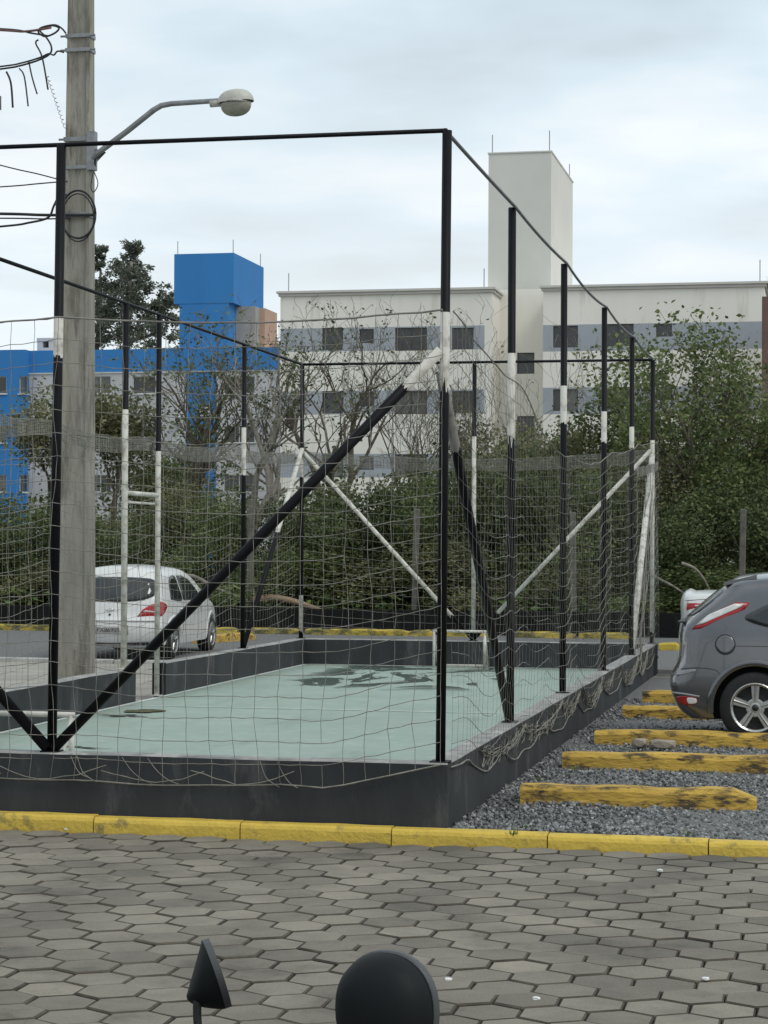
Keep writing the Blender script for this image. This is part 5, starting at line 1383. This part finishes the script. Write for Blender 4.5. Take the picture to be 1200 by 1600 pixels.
# back screen of taller growth between the plot and the white block
def branch_tree(seed,h,r0,levels,spread,nkids,leaf_n,ls,pale=False,up=.5,trunk_frac=.35,lean=(0,0),sides=6,clump=.35,leaf_from=2):
    rnd=random.Random(seed); T=MB(); F=MB(); random.seed(seed*7+1); tips=[]
    def grow(p,d,l_,r,lv):
        n=4 if lv<levels else 3; pts=[p]; rad=[r]
        for q_ in range(n):
            d=(d+Vector((rnd.gauss(0,.13+.05*lv),rnd.gauss(0,.13+.05*lv),rnd.gauss(0,.08)))+Vector((0,0,.05))).normalized(); p=p+d*l_/n; pts.append(p); rad.append(max(.0048,r*(1-.42*(q_+1)/n)))
        T.tube(pts,rad,sides if lv<2 else (4 if lv<3 else 3),cap=False)
        if lv>=leaf_from: tips.extend(pts[1:])
        if lv<levels:
            for k in range(nkids[min(lv,len(nkids)-1)]):
                f=rnd.uniform(.45,1.) if lv else rnd.uniform(.75,1.); i=min(n,max(1,int(round(f*n)))); b_=pts[i]
                a=rnd.random()*6.28; nd=(d*up+Vector((math.cos(a)*spread,math.sin(a)*spread,rnd.uniform(.0,.6)))).normalized()
                grow(b_,nd,l_*rnd.uniform(.55,.8) if lv else h*(1-trunk_frac)*rnd.uniform(.45,.62),rad[i]*rnd.uniform(.55,.8),lv+1)
    grow(Vector((0,0,-.1)),Vector((lean[0],lean[1],1)).normalized(),h*trunk_frac,r0,0)
    for i in range(leaf_n):
        p=rnd.choice(tips); leaf(F,p+Vector((rnd.gauss(0,1),rnd.gauss(0,1),rnd.gauss(0,.8)))*clump*.5,ls*rnd.uniform(.6,1.3))
    return T,F,tips
def place_tree(px,Y,ytop,seed,label,leafmat=None,bark=M_bark,name='tree',group=None,**kw):
    top=at_y(px,ytop,Y); h=top.z; e_=empty(name,(top.x,Y,-.1)); T,F,tips=branch_tree(seed,h,**kw)
    zm=max(v[2] for v in T.v); f=h/zm; e_.location.x-=f*sum(p.x for p in tips)/len(tips)
    o=T.build('trunk',bark,e_,smooth=True); o.scale=(f,f,f)
    if F.f: o=F.build('crown',leafmat,e_); o.scale=(f,f,f)
    tag(e_,label,'tree',group); return e_
sparse=dict(r0=.17,levels=5,spread=.72,nkids=(4,4,3,2,2),leaf_n=1300,ls=.055,up=.9,trunk_frac=.42,clump=.14,leaf_from=4)
bare=dict(r0=.10,levels=5,spread=.62,nkids=(4,4,3,3,2),leaf_n=60,ls=.07,up=1.0,trunk_frac=.30,clump=.10,leaf_from=4)
leafy=dict(r0=.09,levels=4,spread=.62,nkids=(4,4,3,2),leaf_n=5600,ls=.066,up=.95,trunk_frac=.35,clump=.34,leaf_from=3)
place_tree(398,YH+1.5,452,3,'nearly bare tree with a forked grey trunk in front of the blue tower',M_leaf_dark,M_bark_pale,**sparse)
place_tree(318,YH+3.5,470,11,'sparse tree with a few leaves left of the blue water tower shaft',M_leaf_mid,M_bark,**sparse)
place_tree(520,YH+3.0,450,5,'bare twiggy tree in front of the left end of the cream block',M_leaf_dark,M_bark,**dict(sparse,leaf_n=500))
place_tree(628,YH+4.0,440,8,'bare twiggy tree in front of the cream block, left of the near corner post',M_leaf_dark,M_bark,**bare)
place_tree(705,YH+4.5,470,14,'bare twiggy tree behind the near corner post',M_leaf_dark,M_bark,**bare)
place_tree(815,YH+3.5,428,21,'pale bare tree in front of the stair bay of the cream block',M_leaf_olive,M_bark_pale,**dict(bare,r0=.07,nkids=(3,3,3,2,2),spread=.5))
place_tree(905,YH+4.5,615,31,'leafy tree right of the third right post',M_leaf_olive,M_bark,**leafy)
place_tree(985,YH+5.0,580,33,'leafy tree behind the last posts of the right side',M_leaf_mid,M_bark,**leafy)
place_tree(1075,YH+3.6,490,35,'tallest leafy tree on the right, its forked trunk showing against the cream wall',M_leaf_mid,M_bark,**dict(leafy,leaf_n=4300,spread=.85,ls=.062,clump=.30))
place_tree(1150,YH+5.0,500,37,'olive leafy tree near the right frame edge',M_leaf_olive,M_bark,**dict(leafy,leaf_n=5000,spread=.8,ls=.06,clump=.32))
place_tree(1030,YH+4.2,560,38,'small leafy tree just right of the far right corner post',M_leaf_mid,M_bark,**dict(leafy,leaf_n=5000,ls=.06,clump=.4))
place_tree(1205,YH+3.0,575,39,'dense leafy tree cut by the right frame edge',M_leaf_mid,M_bark,**dict(leafy,leaf_n=6000,ls=.06,clump=.36))
place_tree(1185,YW-13,405,41,'thin bare reddish tree above the roofline at the right frame edge',M_leaf_olive,mat('reddish_twigs',(.30,.24,.20),(.2,.16,.13),8,rough=.9),**dict(bare,r0=.11,nkids=(5,4,4,3,2)))
place_tree(105,YH+3.0,590,43,'small tree with an olive crown left of the utility pole',M_leaf_olive,M_bark,**dict(leafy,leaf_n=5200,spread=.55,trunk_frac=.55,clump=.5))
place_tree(172,YH+3.4,600,44,'small tree with an olive crown right of the utility pole',M_leaf_olive,M_bark,**dict(leafy,leaf_n=4200,spread=.5,trunk_frac=.55,clump=.45))
place_tree(262,YH+6.,640,45,'small leafy tree between the gate posts and the blue stair bay',M_leaf_mid,M_bark,**dict(leafy,leaf_n=3500))
place_tree(770,YH+6.,615,47,'leafy tree behind the second right post',M_leaf_olive,M_bark,**dict(leafy,leaf_n=4200))
# eucalyptus rising over the blue roof
def euc(px,Y,ytop,lobes,label,seed):
    rnd=random.Random(seed); random.seed(seed); base=at_y(px,900,Y); e_=empty('eucalyptus_tree',(base.x,Y,-1)); T=MB(); F=MB(); s_=(Y+12.9)/FOC
    ztop=at_y(px,ytop,Y).z
    trunk=[Vector((.2*math.sin(k),0,(ztop+1)*k/8*.93)) for k in range(9)]; T.tube(trunk,[.5-.05*k for k in range(9)],8)
    for (lx,ly,rw,rh) in lobes:
        c=at_y(lx,ly,Y); c=Vector((c.x-base.x,rnd.uniform(-2,2),c.z+1)); rx=rw*s_; rz=rh*s_
        t0=min(trunk,key=lambda q:abs(q.z-(c.z-rz*1.3))); T.tube([t0,t0.lerp(c,.6)+Vector((0,0,-.5)),c],[.18,.12,.05],5)
        sub=[(c+Vector((rnd.gauss(0,.45)*rx,rnd.gauss(0,.45)*rx,rnd.uniform(-.9,.85)*rz)),rnd.uniform(.16,.34)*rx) for _ in range(22)]
        for i in range(1500):
            q_,r=rnd.choice(sub); v=Vector((rnd.gauss(0,1),rnd.gauss(0,1),rnd.gauss(0,.9))).normalized()*r*rnd.random()**.5
            leaf(F,q_+v,.125*rnd.uniform(.6,1.4),elong=2.1)
    T.build('trunk',M_bark_pale,e_,smooth=True); F.build('crown',M_leaf_euc,e_); tag(e_,label,'tree')
euc(198,138,374,[(200,398,26,22),(192,428,34,26),(216,440,34,26),(182,470,54,32),(210,490,56,34),(232,515,48,30),(190,530,64,30),(252,462,30,24),(258,500,30,36),(170,505,40,30)],'tall dark eucalyptus rising behind the blue roof beside the utility pole',5)
euc(150,141,385,[(152,402,24,20),(149,432,26,26),(153,470,30,30),(162,515,36,32)],'slender eucalyptus half hidden by the utility pole',9)
# undergrowth at the foot of the bushes
random.seed(77); B=MB()
for i in range(9000):
    x=random.uniform(-17,9); y=YB+.25+random.random()*3; leaf(B,Vector((x,y,random.random()**1.6*.85-.1)),.075*random.uniform(.6,1.5),elong=2.2)
tag(B.build('undergrowth',M_leaf_light),'tangled green undergrowth behind the black wall','undergrowth',kind='stuff')
B=MB()
for i in range(16000):
    x=random.uniform(-24,16); y=YH+4.5+random.random()*5; leaf(B,Vector((x,y,random.random()**1.2*(3.2+1.2*nz(x*.3,2))-.1)),.10*random.uniform(.6,1.5))
tag(B.build('thicket',M_leaf_dark),'dark thicket filling the plot behind the bushes','thicket',kind='stuff')
# dry twigs hanging in the scrub
for (px,Yo,h,i) in ((560,.9,2.2,1),(870,1.0,2.6,2),(800,.8,2.2,3)):
    b_=at_y(px,930,YH+Yo); e_=None
    T=MB(); rnd=random.Random(i)
    for k in range(26):
        p=Vector((rnd.gauss(0,.9),rnd.gauss(0,.2),rnd.uniform(0,.5))); pts=[p]; d=Vector((rnd.gauss(0,.5),rnd.gauss(0,.3),1)).normalized()
        for q_ in range(6): d=(d+Vector((rnd.gauss(0,.25),rnd.gauss(0,.25),rnd.gauss(-.05,.15)))).normalized(); p=p+d*h*.17; pts.append(p)
        T.tube(pts,[.010]*3+[.007]*4,3,cap=False)
    o=T.build('dry_twigs',M_bark_pale,loc=(b_.x,YH+Yo-.5,0)); tag(o,['','tangle of dry twigs left of the second concrete post','tangle of dry twigs behind the third right post','tangle of dry twigs behind the second right post'][i],'twigs')
# fallen trunk, leaning dead branches
def log(pix,Y,r,label,m=M_bark):
    pts=catmull([at_y(a,b_,Y) for a,b_ in pix],6); B=MB(); B.tube(pts,[r*(1-.55*i/len(pts)) for i in range(len(pts))],8); o=B.build('fallen_branch',m,smooth=True); tag(o,label,'branch')
log([(395,938),(425,934),(460,940),(490,950),(520,960)],YB+.5,.085,'pale brown fallen trunk lying over the black wall left of the brace',mat('fallen_wood',(.30,.215,.14),(.20,.14,.09),8,rough=.9,bump=.4))
log([(1065,880),(1085,888),(1100,905),(1110,925)],YB+.6,.035,'curved dead branch in the scrub above the white sedan',M_bark_pale)
log([(1020,900),(1050,915),(1080,935)],YB+.6,.03,'thin dead branch in the scrub right of the far right post',M_bark_pale)
log([(270,905),(300,900),(340,920),(380,935)],YB+.5,.05,'grey dead branch beside the white car',M_bark_pale)
# concrete posts of the old boundary fence
M_fpost=mat('old_fence_post',(.15,.14,.115),(.085,.08,.065),6,rough=.95,bump=.4)
for (px,yt,lab) in ((390,780,'weathered concrete fence post beside the bare forked tree'),(648,795,'weathered concrete fence post left of the near corner post'),(897,800,'weathered concrete fence post between the third and fourth right posts'),(1158,795,'weathered concrete fence post above the grey hatchback')):
    q_=at_y(px,yt,YB+.55); B=MB(); B.cbox(-.06,.06,-.06,.06,0,q_.z+.1,.015); o=B.build('fence_post',M_fpost,loc=(q_.x,q_.y,-.1)); tag(o,lab,'post','weathered fence posts behind the black wall'); o.rotation_euler.y=random.gauss(0,.012)
